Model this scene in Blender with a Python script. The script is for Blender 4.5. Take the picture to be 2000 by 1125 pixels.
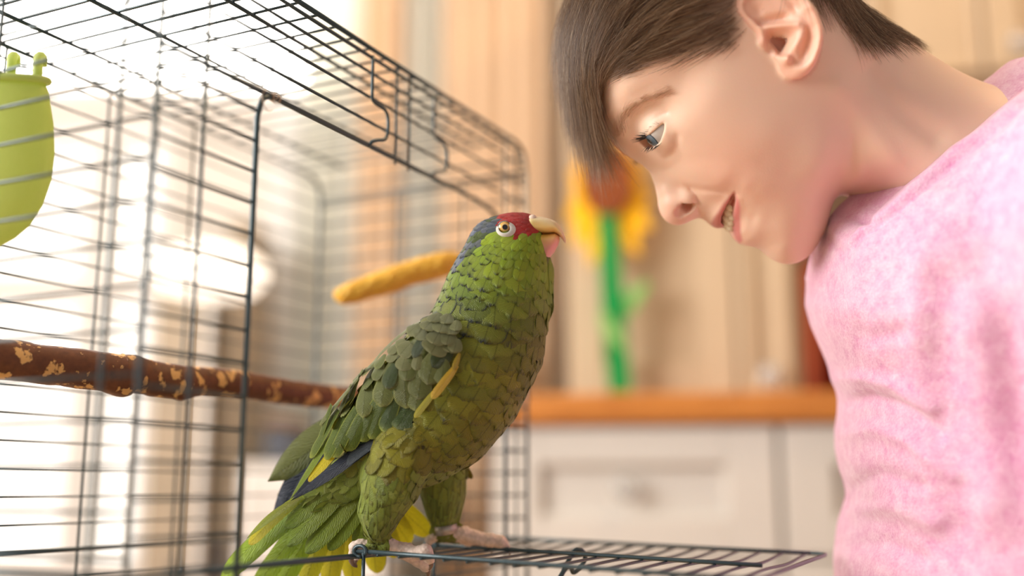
import bpy, math, random
import numpy as np
from mathutils import Vector, Matrix, noise as mnoise

random.seed(7)
RNG = np.random.default_rng(7)
for o in list(bpy.data.objects):
    bpy.data.objects.remove(o, do_unlink=True)
SC = bpy.context.scene
COL = SC.collection

# ------------------------------------------------------------------ camera
FPX, CX, CY = 2100.0, 1000.0, 562.5          # focal length in pixels of the 2000x1125 frame
PITCH = math.atan(392.0 / FPX)
ZC = 0.80
CAM = np.array([0.0, 0.0, ZC])
RIGHT = np.array([1.0, 0.0, 0.0])
FWD = np.array([0.0, math.cos(PITCH), math.sin(PITCH)])
UP = np.array([0.0, -math.sin(PITCH), math.cos(PITCH)])
cd = bpy.data.cameras.new('camera')
cam = bpy.data.objects.new('camera', cd)
COL.objects.link(cam)
cam.location = CAM
cam.rotation_euler = (math.pi / 2 + PITCH, 0, 0)
cd.sensor_width = 36.0
cd.lens = 36.0 * FPX / 2000.0
cd.clip_start = 0.02
cd.dof.use_dof = True
cd.dof.focus_distance = 0.628
cd.dof.aperture_fstop = 1.55
cd.dof.aperture_blades = 9
SC.camera = cam

# ------------------------------------------------------------------ light
SC.view_settings.view_transform = 'Standard'
SC.view_settings.look = 'None'
SC.view_settings.exposure = 0.0
SC.view_settings.gamma = 1.0
SC.view_settings.use_curve_mapping = False
SC.cycles.use_denoising = True
SC.cycles.max_bounces = 8
SC.cycles.sample_clamp_indirect = 6.0
world = bpy.data.worlds.new('overcast_sky')
SC.world = world
world.use_nodes = True
world.node_tree.nodes['Background'].inputs[0].default_value = (1.0, 0.955, 0.90, 1)
world.node_tree.nodes['Background'].inputs[1].default_value = 0.39


def area_light(name, loc, target, sx, sy, power, color):
    l = bpy.data.lights.new(name, 'AREA')
    l.shape = 'RECTANGLE'
    l.size, l.size_y = sx, sy
    l.energy = power
    l.color = color
    o = bpy.data.objects.new(name, l)
    COL.objects.link(o)
    o.location = loc
    o.rotation_euler = (Vector(target) - Vector(loc)).to_track_quat('-Z', 'Y').to_euler()
    return o


# daylight lying in the opening of the left wall's window, and the warm kitchen lamp at the ceiling
area_light('window_left_offscreen', (-1.96, 0.15, 1.65), (0.0, 0.15, 1.65), 1.56, 1.46, 105, (1.0, 0.95, 0.90))
area_light('kitchen_ceiling_lamp_offscreen', (0.85, 0.95, 2.485), (0.85, 0.951, 0.0), 0.35, 0.35, 14, (1.0, 0.66, 0.34))


# ------------------------------------------------------------------ pixel helpers
def W(px, py, d):
    """Pixel of the 2000x1125 frame at camera depth d -> world point."""
    return CAM + d * FWD + (px - CX) / FPX * d * RIGHT + (CY - py) / FPX * d * UP


def ray(px, py):
    return FWD + (px - CX) / FPX * RIGHT + (CY - py) / FPX * UP


def on_plane(px, py, p0, n):
    r = ray(px, py)
    t = np.dot(np.asarray(p0) - CAM, n) / np.dot(r, n)
    return CAM + t * r


def on_y(px, py, y):
    return on_plane(px, py, (0, y, 0), np.array([0.0, 1.0, 0.0]))


def c2w(P):
    """camera-space array (x right, y up, depth) -> world."""
    P = np.asarray(P, dtype=float)
    return CAM + P[..., 0:1] * RIGHT + P[..., 1:2] * UP + P[..., 2:3] * FWD


def pc(px, py, d):
    return np.array([(px - CX) / FPX * d, (CY - py) / FPX * d, d])


def srgb(r, g, b):
    f = lambda c: (c / 255 / 12.92) if c / 255 <= 0.04045 else ((c / 255 + 0.055) / 1.055) ** 2.4
    return (f(r), f(g), f(b))


# ------------------------------------------------------------------ object helpers
def props(o, label=None, cat=None, group=None, kind=None):
    if label: o['label'] = label
    if cat: o['category'] = cat
    if group: o['group'] = group
    if kind: o['kind'] = kind
    return o


def world_loc(o):
    p = np.array(o.location)
    while o.parent:
        o = o.parent
        p = p + np.array(o.location)
    return p


def empty(name, loc, parent=None):
    o = bpy.data.objects.new(name, None)
    o.empty_display_size = 0.02
    COL.objects.link(o)
    if parent: o.parent = parent
    o.location = np.asarray(loc) - (world_loc(parent) if parent else 0)
    return o


def obj_from(name, me, parent=None, loc=(0, 0, 0)):
    o = bpy.data.objects.new(name, me)
    COL.objects.link(o)
    base = np.asarray(loc, dtype=float)
    if parent:
        o.parent = parent
        base = base - world_loc(parent)
    o.location = base
    return o


def mk(name, verts, faces, mat, parent=None, smooth=True, colors=None, uvs=None, rim=None, origin=None):
    """verts are world coordinates; the object's origin goes to the centre of its box (or the given origin)."""
    V = np.asarray(verts, dtype=float)
    if origin is None:
        origin = (V.min(0) + V.max(0)) / 2
    me = bpy.data.meshes.new(name)
    F = faces if isinstance(faces, list) else np.asarray(faces).tolist()
    me.from_pydata((V - origin).tolist(), [], F)
    if smooth:
        me.polygons.foreach_set('use_smooth', [True] * len(me.polygons))
    if mat: me.materials.append(mat)
    if colors is not None: set_color(me, 'Col', colors)
    if rim is not None: set_color(me, 'Rim', rim)
    if uvs is not None:
        uvl = me.uv_layers.new(name='UVMap')
        li = np.empty(len(me.loops), dtype=np.int32)
        me.loops.foreach_get('vertex_index', li)
        uvl.data.foreach_set('uv', np.asarray(uvs, dtype=np.float32)[li].ravel())
    me.update()
    return obj_from(name, me, parent, origin)


def set_color(me, name, colors):
    a = me.color_attributes.new(name, 'FLOAT_COLOR', 'POINT')
    c = np.ones((len(me.vertices), 4), dtype=np.float32)
    colors = np.asarray(colors, dtype=np.float32)
    c[:, :colors.shape[1]] = colors
    a.data.foreach_set('color', c.ravel())


def tube_geo(pts, r, n=8, caps=True):
    P = np.asarray(pts, dtype=float)
    m = len(P)
    R = np.full(m, r) if np.isscalar(r) else np.asarray(r, dtype=float)
    T = np.gradient(P, axis=0)
    T /= np.linalg.norm(T, axis=1)[:, None] + 1e-12
    ref = np.array([0.0, 0, 1]) if abs(T[0, 2]) < 0.9 else np.array([1.0, 0, 0])
    u = np.cross(T[0], ref); u /= np.linalg.norm(u)
    vs = []
    ang = np.arange(n) * 2 * math.pi / n
    for i in range(m):
        u = u - T[i] * np.dot(u, T[i]); u /= np.linalg.norm(u) + 1e-12
        v = np.cross(T[i], u)
        vs.append(P[i] + R[i] * (np.cos(ang)[:, None] * u + np.sin(ang)[:, None] * v))
    V = np.concatenate(vs)
    F = []
    for i in range(m - 1):
        for k in range(n):
            F.append((i * n + k, i * n + (k + 1) % n, (i + 1) * n + (k + 1) % n, (i + 1) * n + k))
    if caps:
        F.append(tuple(range(n - 1, -1, -1)))
        F.append(tuple(range((m - 1) * n, m * n)))
    return V, F


def tube(name, pts, r, mat, parent=None, n=8, **kw):
    V, F = tube_geo(pts, r, n)
    return mk(name, V, F, mat, parent, **kw)


def join_geo(parts):
    Vs, Fs, k = [], [], 0
    for V, F in parts:
        Vs.append(np.asarray(V)); Fs += [tuple(int(i) + k for i in f) for f in F]; k += len(V)
    return np.concatenate(Vs), Fs


def smooth_path(pts, n=8):
    """Catmull-Rom through the points."""
    P = [np.asarray(p, dtype=float) for p in pts]
    P = [2 * P[0] - P[1]] + P + [2 * P[-1] - P[-2]]
    out = []
    for i in range(1, len(P) - 2):
        for k in range(n):
            t = k / n
            a, b, c, d = P[i - 1], P[i], P[i + 1], P[i + 2]
            out.append(0.5 * (2 * b + (c - a) * t + (2 * a - 5 * b + 4 * c - d) * t * t + (3 * b - a - 3 * c + d) * t ** 3))
    out.append(P[-2])
    return np.array(out)


def box_geo(lo, hi, bevel=0.0):
    lo, hi = np.minimum(lo, hi).astype(float), np.maximum(lo, hi).astype(float)
    b = min(bevel, 0.45 * float((hi - lo).min()))
    if b <= 0:
        V = [(x, y, z) for x in (lo[0], hi[0]) for y in (lo[1], hi[1]) for z in (lo[2], hi[2])]
        F = [(0, 1, 3, 2), (4, 6, 7, 5), (0, 4, 5, 1), (2, 3, 7, 6), (0, 2, 6, 4), (1, 5, 7, 3)]
        return np.array(V), F
    c, e = (lo + hi) / 2, (hi - lo) / 2
    V, idx = [], {}
    for s in [(x, y, z) for x in (-1, 1) for y in (-1, 1) for z in (-1, 1)]:
        for a in range(3):
            p = [c[k] + s[k] * (e[k] - (0 if k == a else b)) for k in range(3)]
            idx[(s, a)] = len(V); V.append(p)
    F = []
    for a in range(3):
        b1, b2 = (a + 1) % 3, (a + 2) % 3
        for sg in (-1, 1):
            q = []
            for s1, s2 in ((-1, -1), (1, -1), (1, 1), (-1, 1)):
                s = [0, 0, 0]; s[a] = sg; s[b1] = s1; s[b2] = s2
                q.append(idx[(tuple(s), a)])
            F.append(tuple(q if sg > 0 else q[::-1]))
    for a in range(3):
        b1, b2 = (a + 1) % 3, (a + 2) % 3
        for s1 in (-1, 1):
            for s2 in (-1, 1):
                lo_s = [0, 0, 0]; lo_s[a] = -1; lo_s[b1] = s1; lo_s[b2] = s2
                hi_s = list(lo_s); hi_s[a] = 1
                q = [idx[(tuple(lo_s), b1)], idx[(tuple(hi_s), b1)], idx[(tuple(hi_s), b2)], idx[(tuple(lo_s), b2)]]
                F.append(tuple(q if s1 * s2 < 0 else q[::-1]))
    for s in [(x, y, z) for x in (-1, 1) for y in (-1, 1) for z in (-1, 1)]:
        q = [idx[(s, 0)], idx[(s, 1)], idx[(s, 2)]]
        F.append(tuple(q if s[0] * s[1] * s[2] > 0 else q[::-1]))
    return np.array(V), F


def box(name, lo, hi, mat, parent=None, bevel=0.0, **kw):
    V, F = box_geo(np.array(lo), np.array(hi), bevel)
    return mk(name, V, F, mat, parent, smooth=False, **kw)


def lathe_geo(profile, center, axis=(0, 0, 1), n=24):
    ax = np.asarray(axis, dtype=float); ax /= np.linalg.norm(ax)
    ref = np.array([1.0, 0, 0]) if abs(ax[0]) < 0.9 else np.array([0.0, 1, 0])
    u = np.cross(ax, ref); u /= np.linalg.norm(u); v = np.cross(ax, u)
    ang = np.arange(n) * 2 * math.pi / n
    V = np.concatenate([np.asarray(center) + ax * z + r * (np.cos(ang)[:, None] * u + np.sin(ang)[:, None] * v) for r, z in profile])
    F = [(i * n + k, i * n + (k + 1) % n, (i + 1) * n + (k + 1) % n, (i + 1) * n + k) for i in range(len(profile) - 1) for k in range(n)]
    F.append(tuple(range(n - 1, -1, -1)))
    F.append(tuple(range((len(profile) - 1) * n, len(profile) * n)))
    return V, F


def lathe(name, profile, center, mat, parent=None, axis=(0, 0, 1), n=24, **kw):
    V, F = lathe_geo(profile, center, axis, n)
    return mk(name, V, F, mat, parent, **kw)


# ------------------------------------------------------------------ materials
def material(name):
    m = bpy.data.materials.new(name)
    m.use_nodes = True
    nt = m.node_tree
    return m, nt, nt.nodes['Principled BSDF']


def node(nt, kind, **kw):
    n = nt.nodes.new(kind)
    for k, v in kw.items():
        if k in n.inputs.keys():
            n.inputs[k].default_value = v
        else:
            setattr(n, k, v)
    return n


def mixc(nt, a, b, fac, mode='MIX'):
    n = nt.nodes.new('ShaderNodeMix')
    n.data_type = 'RGBA'
    n.blend_type = mode
    for sock, v in ((n.inputs[0], fac), (n.inputs[6], a), (n.inputs[7], b)):
        if hasattr(v, 'is_linked'):
            nt.links.new(v, sock)
        else:
            sock.default_value = v if sock is n.inputs[0] else (*v[:3], 1)
    return n.outputs[2]


def math_node(nt, op, a, b=0.0, c=None, clamp=False):
    n = nt.nodes.new('ShaderNodeMath')
    n.operation = op
    n.use_clamp = clamp
    for i, v in enumerate((a, b, c)):
        if v is None: continue
        if hasattr(v, 'is_linked'): nt.links.new(v, n.inputs[i])
        else: n.inputs[i].default_value = v
    return n.outputs[0]


def noise_mat(name, c1, c2, scale=30, rough=0.5, bump=0.0, detail=4, stretch=(1, 1, 1), metallic=0.0, bump_dist=0.002):
    m, nt, b = material(name)
    tc = node(nt, 'ShaderNodeTexCoord')
    mp = node(nt, 'ShaderNodeMapping'); mp.inputs['Scale'].default_value = stretch
    nz = node(nt, 'ShaderNodeTexNoise'); nz.inputs['Scale'].default_value = scale; nz.inputs['Detail'].default_value = detail
    nt.links.new(tc.outputs['Object'], mp.inputs[0]); nt.links.new(mp.outputs[0], nz.inputs['Vector'])
    cr = node(nt, 'ShaderNodeValToRGB')
    cr.color_ramp.elements[0].position = 0.3; cr.color_ramp.elements[1].position = 0.7
    cr.color_ramp.elements[0].color = (*c1, 1); cr.color_ramp.elements[1].color = (*c2, 1)
    nt.links.new(nz.outputs['Fac'], cr.inputs[0]); nt.links.new(cr.outputs[0], b.inputs['Base Color'])
    b.inputs['Roughness'].default_value = rough
    b.inputs['Metallic'].default_value = metallic
    if bump:
        bp = node(nt, 'ShaderNodeBump'); bp.inputs['Strength'].default_value = bump; bp.inputs['Distance'].default_value = bump_dist
        nt.links.new(nz.outputs['Fac'], bp.inputs['Height']); nt.links.new(bp.outputs[0], b.inputs['Normal'])
    return m


# ------------------------------------------------------------------ implicit surfaces (metres, camera space: x right, y up, depth)
def surface_nets(F, origin, h):
    """F < 0 inside. Returns verts (in the grid's own space) and quads."""
    ins = F < 0
    nx, ny, nz = F.shape
    cshape = (nx - 1, ny - 1, nz - 1)
    sums = [[], [], [], []]
    ids_all, pts_all, quads = [], [], []
    lin = lambda i, j, k: (i * cshape[1] + j) * cshape[2] + k
    for ax in range(3):
        sl0 = [slice(None)] * 3; sl1 = [slice(None)] * 3
        sl0[ax] = slice(0, -1); sl1[ax] = slice(1, None)
        cross = ins[tuple(sl0)] != ins[tuple(sl1)]
        e = np.argwhere(cross)
        if len(e) == 0: continue
        o1, o2 = (ax + 1) % 3, (ax + 2) % 3
        ok = (e[:, o1] > 0) & (e[:, o2] > 0) & (e[:, o1] < cshape[o1]) & (e[:, o2] < cshape[o2])
        e = e[ok]
        e2 = e.copy(); e2[:, ax] += 1
        f0 = F[e[:, 0], e[:, 1], e[:, 2]]; f1 = F[e2[:, 0], e2[:, 1], e2[:, 2]]
        p = e.astype(float); p[:, ax] += f0 / (f0 - f1)
        cells = []
        for d1, d2 in ((-1, -1), (0, -1), (0, 0), (-1, 0)):
            c = e.copy(); c[:, o1] += d1; c[:, o2] += d2
            cid = lin(c[:, 0], c[:, 1], c[:, 2])
            cells.append(cid); ids_all.append(cid); pts_all.append(p)
        q = np.stack(cells, 1)
        flip = f0 > 0
        q[flip] = q[flip][:, ::-1]
        quads.append(q)
    ids = np.concatenate(ids_all); pts = np.concatenate(pts_all)
    uniq, inv = np.unique(ids, return_inverse=True)
    cnt = np.bincount(inv)
    V = np.stack([np.bincount(inv, weights=pts[:, k]) / cnt for k in range(3)], 1)
    Q = np.concatenate(quads)
    Q = np.searchsorted(uniq, Q)
    return V * h + origin, Q


def smin(a, b, k):
    h = np.clip(0.5 + 0.5 * (b - a) / k, 0, 1)
    return b * (1 - h) + a * h - k * h * (1 - h)


def smax(a, b, k):
    return -smin(-a, -b, k)


def round_cone(X, Y, D, a, ra, b, rb):
    """distance to a tapered capsule (simple linear radius)."""
    a, b = np.asarray(a, np.float32), np.asarray(b, np.float32)
    ab = b - a
    ra, rb = np.float32(ra), np.float32(rb)
    t = ((X - a[0]) * ab[0] + (Y - a[1]) * ab[1] + (D - a[2]) * ab[2]) / np.float32(max(np.dot(ab, ab), 1e-12))
    t = np.clip(t, 0, 1)
    dx, dy, dd = X - a[0] - t * ab[0], Y - a[1] - t * ab[1], D - a[2] - t * ab[2]
    return np.sqrt(dx * dx + dy * dy + dd * dd) - (ra + (rb - ra) * t)


def ellipsoid(X, Y, D, c, r):
    q = np.sqrt(((X - c[0]) / r[0]) ** 2 + ((Y - c[1]) / r[1]) ** 2 + ((D - c[2]) / r[2]) ** 2)
    return (q - 1) * min(r)


class Grid:
    def __init__(self, lo, hi, h):
        self.h = h
        self.o = np.asarray(lo, float)
        n = np.ceil((np.asarray(hi) - self.o) / h).astype(int) + 1
        self.ax = [(self.o[k] + h * np.arange(n[k])).astype(np.float32) for k in range(3)]
        self.X = self.ax[0][:, None, None]; self.Y = self.ax[1][None, :, None]; self.D = self.ax[2][None, None, :]
        self.n = n

    def blend(self, F, a, ra, b, rb, k, lat=None):
        """smooth-union a tapered capsule into F, touching only the block round it."""
        a, b = np.asarray(a, float), np.asarray(b, float)
        pad = max(ra, rb) + 2.5 * k + 0.008
        lo = np.floor((np.minimum(a, b) - pad - self.o) / self.h).astype(int)
        hi = np.ceil((np.maximum(a, b) + pad - self.o) / self.h).astype(int) + 1
        lo = np.clip(lo, 0, np.array(F.shape)); hi = np.clip(hi, 0, np.array(F.shape))
        if (hi <= lo).any(): return F
        D = self.D[:, :, lo[2]:hi[2]]
        if lat: D = (lat[0] + (D - lat[0]) / lat[1]).astype(np.float32)
        f = round_cone(self.X[lo[0]:hi[0]], self.Y[:, lo[1]:hi[1]], D, a, ra, b, rb)
        sl = (slice(lo[0], hi[0]), slice(lo[1], hi[1]), slice(lo[2], hi[2]))
        F[sl] = smin(F[sl], f, np.float32(k))
        return F

    def sample(self, F, P):
        g = (np.asarray(P, float) - self.o) / self.h
        g = np.clip(g, 0, np.array(F.shape) - 1.001)
        i = g.astype(int); t = g - i
        out = 0
        for a in (0, 1):
            for b in (0, 1):
                for c in (0, 1):
                    w = (t[:, 0] if a else 1 - t[:, 0]) * (t[:, 1] if b else 1 - t[:, 1]) * (t[:, 2] if c else 1 - t[:, 2])
                    out = out + w * F[i[:, 0] + a, i[:, 1] + b, i[:, 2] + c]
        return out

    def grad(self, F, P):
        e = self.h
        G = np.stack([self.sample(F, P + e * v) - self.sample(F, P - e * v) for v in np.eye(3)], 1)
        return G / (np.linalg.norm(G, axis=1)[:, None] + 1e-9)

    def hit(self, F, px, py, d0, d1, steps=160):
        """first crossing of the camera ray through each pixel with F < 0; nan where it misses."""
        px, py = np.atleast_1d(px).astype(float), np.atleast_1d(py).astype(float)
        ds = np.linspace(d0, d1, steps)
        res = np.full(len(px), np.nan)
        prev = None
        for d in ds:
            P = np.stack([(px - CX) / FPX * d, (CY - py) / FPX * d, np.full(len(px), d)], 1)
            f = self.sample(F, P)
            if prev is not None:
                new = np.isnan(res) & (f < 0)
                res[new] = (pd + (d - pd) * prev / (prev - f + 1e-12))[new]
            prev, pd = f, d
        return res


def tps_fit(pts, vals, smooth=0.0):
    P = np.asarray(pts, float); v = np.asarray(vals, float)
    n = len(P)
    r2 = ((P[:, None] - P[None]) ** 2).sum(-1)
    K = 0.5 * r2 * np.log(r2 + 1e-12) + smooth * np.eye(n)
    A = np.zeros((n + 3, n + 3)); A[:n, :n] = K
    A[:n, n] = 1; A[:n, n + 1:] = P; A[n, :n] = 1; A[n + 1:, :n] = P.T
    w = np.linalg.solve(A, np.concatenate([v, np.zeros(3)]))

    def ev(Q):
        Q = np.asarray(Q, float)
        out = w[n] + Q @ w[n + 1:]
        for k in range(n):
            r2 = ((Q - P[k]) ** 2).sum(-1)
            out = out + w[k] * 0.5 * r2 * np.log(r2 + 1e-12)
        return out
    return ev


def poly_dist(X, Y, pts, closed=True):
    """distance to polyline; with closed, signed (negative inside)."""
    P = np.asarray(pts, float)
    n = len(P)
    best = np.full(np.broadcast(X, Y).shape, 1e18)
    inside = np.zeros(best.shape, bool)
    for i in range(n if closed else n - 1):
        a, b = P[i], P[(i + 1) % n]
        ab = b - a
        t = np.clip(((X - a[0]) * ab[0] + (Y - a[1]) * ab[1]) / max(ab @ ab, 1e-12), 0, 1)
        best = np.minimum(best, (X - a[0] - t * ab[0]) ** 2 + (Y - a[1] - t * ab[1]) ** 2)
        if closed:
            c = ((a[1] > Y) != (b[1] > Y)) & (X < (b[0] - a[0]) * (Y - a[1]) / (b[1] - a[1] + 1e-12) + a[0])
            inside ^= c
    d = np.sqrt(best)
    return np.where(inside, -d, d) if closed else d
# ================================================================== the room
M_wall = noise_mat('warm_plaster', srgb(224, 203, 176), srgb(232, 212, 186), 6, 0.9)
M_white = noise_mat('white_paint', srgb(232, 230, 226), srgb(240, 238, 234), 8, 0.6)
M_floor = noise_mat('oak_floor', srgb(168, 120, 70), srgb(190, 142, 90), 9, 0.45, stretch=(1, 14, 1))
M_cream = noise_mat('cream_lacquer', srgb(196, 172, 142), srgb(204, 182, 152), 5, 0.35)
M_drawer = noise_mat('pale_lacquer', srgb(200, 196, 188), srgb(208, 204, 196), 5, 0.35)
M_wood = noise_mat('oiled_beech', srgb(172, 106, 44), srgb(198, 130, 60), 10, 0.35, stretch=(1, 8, 8))
M_brown = noise_mat('brown_veneer', srgb(120, 92, 66), srgb(140, 110, 80), 8, 0.5)
M_dark = noise_mat('dark_slate', srgb(70, 76, 88), srgb(86, 92, 104), 8, 0.6)


def emission_mat(name, color, strength):
    m, nt, b = material(name)
    b.inputs['Base Color'].default_value = (*color, 1)
    b.inputs['Emission Color'].default_value = (*color, 1)
    b.inputs['Emission Strength'].default_value = strength
    return m


M_pane = emission_mat('daylit_pane', (1.0, 0.97, 0.92), 4.5)
M_pane_low = emission_mat('daylit_lower_pane', (0.98, 0.98, 0.95), 0.52)
M_lampglow = emission_mat('lit_lampshade', (1.0, 0.92, 0.8), 1.6)


def struct(o, kind='structure'):
    o['kind'] = kind
    return o


struct(box('floor', (-2.2, -1.0, -0.04), (2.4, 2.6, 0.0), M_floor))
struct(box('ceiling', (-2.2, 0.2, 2.5), (2.4, 2.6, 2.54), M_white))
struct(box('wall_right', (2.3, 0.0, 0.0), (2.36, 2.6, 2.5), M_wall))
YW = 2.40
M_wall2 = noise_mat('pale_grey_plaster', srgb(226, 220, 212), srgb(234, 228, 220), 6, 0.9)


def back_rect(px0, py0, px1, py1, y):
    a = on_y(px0, py0, y); b = on_y(px1, py1, y)
    return min(a[0], b[0]), max(a[0], b[0]), min(a[2], b[2]), max(a[2], b[2])


# back wall pieces round the windows: the wall is one mesh with two openings
def wall_with_holes(name, x0, x1, z0, z1, holes, y0, y1, mat):
    xs = sorted({x0, x1, *[h[0] for h in holes], *[h[1] for h in holes]})
    zs = sorted({z0, z1, *[h[2] for h in holes], *[h[3] for h in holes]})
    parts = []
    for i in range(len(xs) - 1):
        for j in range(len(zs) - 1):
            cx, cz = (xs[i] + xs[i + 1]) / 2, (zs[j] + zs[j + 1]) / 2
            if any(h[0] < cx < h[1] and h[2] < cz < h[3] for h in holes): continue
            parts.append(box_geo(np.array((xs[i], y0, zs[j])), np.array((xs[i + 1], y1, zs[j + 1]))))
    V, F = join_geo(parts)
    return struct(mk(name, V, F, mat, smooth=False))


h1 = back_rect(-260, 262, 285, 1120, YW)      # tall window on the left
h2 = back_rect(560, 240, 700, 1040, YW)       # narrow window behind the cage
h3 = back_rect(-700, -330, 712, 195, YW)      # bright transom above
h3 = (h3[0], h3[1], h3[2], min(h3[3], 2.46))
h2 = (h2[0], h2[1], h2[2], min(h2[3], 2.44))
wall_with_holes('wall_back', -2.2, 2.4, 0.0, 2.5, [h1, h2, h3], YW, YW + 0.1, M_wall2)


def window(n, h, mull_x=(), mull_z=(), pane=M_pane):
    root = struct(empty(f'window_{n}', ((h[0] + h[1]) / 2, YW, h[2])))
    xs = [h[0]] + list(mull_x) + [h[1]]; zs = [h[2]] + list(mull_z) + [h[3]]
    w = 0.028
    for x in xs: box('frame_stile', (x - w, YW - 0.02, h[2] - w), (x + w, YW + 0.05, h[3] + w), M_white, root, 0.004)
    for z in zs: box('frame_rail', (h[0], YW - 0.018, z - w), (h[1], YW + 0.048, z + w), M_white, root, 0.004)
    for i in range(len(xs) - 1):
        for j in range(len(zs) - 1):
            box('pane', (xs[i] + w, YW + 0.03, zs[j] + w), (xs[i + 1] - w, YW + 0.036, zs[j + 1] - w), pane, root)
    return root


xm = on_y(175, 600, YW)[0]
zm = on_y(100, 560, YW)[2]
window(1, h1, [xm], [zm], M_pane_low)
window(2, h2, [], [on_y(600, 520, YW)[2]], M_pane_low)
window(3, h3, [on_y(-150, 100, YW)[0]], [], M_pane)
# wall on the left with the tall side window the daylight comes through (its glass is the area light)
V, F = join_geo([box_geo(np.array(a), np.array(b)) for a, b in (
    ((-2.0, -0.9, 0.0), (-1.94, 2.4, 0.9)), ((-2.0, 0.95, 0.9), (-1.94, 2.4, 2.5)), ((-2.0, -0.9, 2.4), (-1.94, 0.95, 2.5)), ((-2.0, -0.9, 0.9), (-1.94, -0.65, 2.4)))])
struct(mk('wall_left', V, F, M_wall, smooth=False))


# ---- curtains: hanging folded cloth, real thickness
def curtain(name, px0, px1, y, z0, z1, mat, folds, amp, label, seed=1, cat='curtain'):
    r = random.Random(seed)
    x0, x1 = on_y(px0, 500, y)[0], on_y(px1, 500, y)[0]
    n = folds * 14
    xs = np.linspace(x0, x1, n)
    ph = np.cumsum([r.uniform(0.7, 1.3) for _ in range(n)]) / n * folds * 2 * math.pi
    V = []
    for k, z in enumerate(np.linspace(z0, z1, 9)):
        a = amp * (0.7 + 0.4 * (1 - k / 8))
        V.append(np.stack([xs + 0.3 * a * np.sin(ph * 0.5 + k * 0.3), y + a * np.sin(ph + 0.15 * k), np.full(n, z)], 1))
    front = np.concatenate(V); m = len(front)
    back = front + np.array([0, 0.004, 0])
    F = []
    for k in range(8):
        for i in range(n - 1):
            q = (k * n + i, k * n + i + 1, (k + 1) * n + i + 1, (k + 1) * n + i)
            F.append(q); F.append(tuple(m + j for j in q[::-1]))
    o = mk(name, np.concatenate([front, back]), F, mat)
    return props(o, label, cat, 'peach curtains' if 'peach' in name else 'white voile curtains')


def cloth_mat(name, c, trans=0.35):
    m, nt, b = material(name)
    out = nt.nodes['Material Output']
    tr = node(nt, 'ShaderNodeBsdfTranslucent'); tr.inputs[0].default_value = (*c, 1)
    mx = node(nt, 'ShaderNodeMixShader'); mx.inputs[0].default_value = trans
    nz = node(nt, 'ShaderNodeTexNoise'); nz.inputs['Scale'].default_value = 60
    col = mixc(nt, tuple(0.93 * k for k in c), c, nz.outputs['Fac'])
    nt.links.new(col, b.inputs['Base Color']); b.inputs['Roughness'].default_value = 0.9
    nt.links.new(b.outputs[0], mx.inputs[1]); nt.links.new(tr.outputs[0], mx.inputs[2]); nt.links.new(mx.outputs[0], out.inputs[0])
    return m


M_peach = cloth_mat('peach_linen', srgb(244, 218, 186), 0.3)
M_sheer = cloth_mat('white_voile', srgb(244, 244, 238), 0.55)
ztop = 2.44
curtain('peach_curtain', 862, 1078, 2.22, 0.05, ztop, M_peach, 5, 0.010, 'full length peach curtain with soft folds beside the kitchen unit', 3)
curtain('peach_curtain', 690, 782, 2.28, 0.05, ztop, M_peach, 3, 0.010, 'narrow peach curtain gathered between the two white voile curtains', 5)
curtain('voile_curtain', 788, 858, 2.25, 0.05, ztop, M_sheer, 3, 0.015, 'narrow white voile curtain hanging between two peach curtains', 8)
curtain('voile_curtain', 572, 684, 2.30, 0.05, ztop, M_sheer, 4, 0.015, 'pale voile curtain hanging before the narrow window', 9)

# ---- things against the back wall, seen through the cage
def floor_box(name, px0, px1, py0, py1, y, depth, mat, label, cat, base_z=None, detail=True, group=None):
    a = on_y(px0, py0, y); b = on_y(px1, py1, y)
    z0 = base_z if base_z is not None else b[2]
    root = empty(name, ((a[0] + b[0]) / 2, y + depth / 2, z0))
    box('carcass', (a[0], y, z0), (b[0], y + depth, a[2]), mat, root, 0.004)
    if detail:
        w = b[0] - a[0]
        box('door', (a[0] + 0.012, y - 0.014, z0 + 0.03), (b[0] - 0.012, y + 0.002, a[2] - 0.03), mat, root, 0.003)
        box('handle', (b[0] - 0.035, y - 0.03, (z0 + a[2]) / 2 - 0.04), (b[0] - 0.025, y - 0.012, (z0 + a[2]) / 2 + 0.04), M_dark, root, 0.002)
    return props(root, label, cat, group)


M_taupe = noise_mat('taupe_veneer', srgb(160, 146, 124), srgb(176, 160, 138), 8, 0.6)
floor_box('tall_cabinet', 312, 386, 500, 985, 2.05, 0.2, M_taupe, 'tall narrow taupe cabinet by the left window', 'cabinet', 0.0)
floor_box('slim_bookcase', 446, 474, 430, 985, 2.12, 0.2, M_taupe, 'slim taupe upright shelf unit beside the narrow window', 'shelf', 0.0)
floor_box('wooden_post_shelf', 930, 966, 640, 1110, 2.0, 0.15, M_brown, 'slim brown wooden cupboard standing at the edge of the peach curtain', 'cupboard', 0.0)
# low white sideboard with a dark box on it
sb = floor_box('white_sideboard', 470, 760, 905, 1125, 1.95, 0.2, M_white, 'long low white sideboard under the windows', 'sideboard', 0.0)
tz = on_y(500, 905, 1.95)[2]
db = empty('storage_box', (on_y(550, 900, 2.05)[0], 2.05, tz))
xa, xb = on_y(528, 900, 2.05)[0], on_y(582, 900, 2.05)[0]
box('body', (xa, 2.0, tz - 0.002), (xb, 2.16, tz + 0.07), M_dark, db, 0.004)
box('lid', (xa - 0.004, 1.996, tz + 0.068), (xb + 0.004, 2.164, tz + 0.085), M_brown, db, 0.003)
props(db, 'dark slate storage box with brown lid on the white sideboard', 'box')
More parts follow.
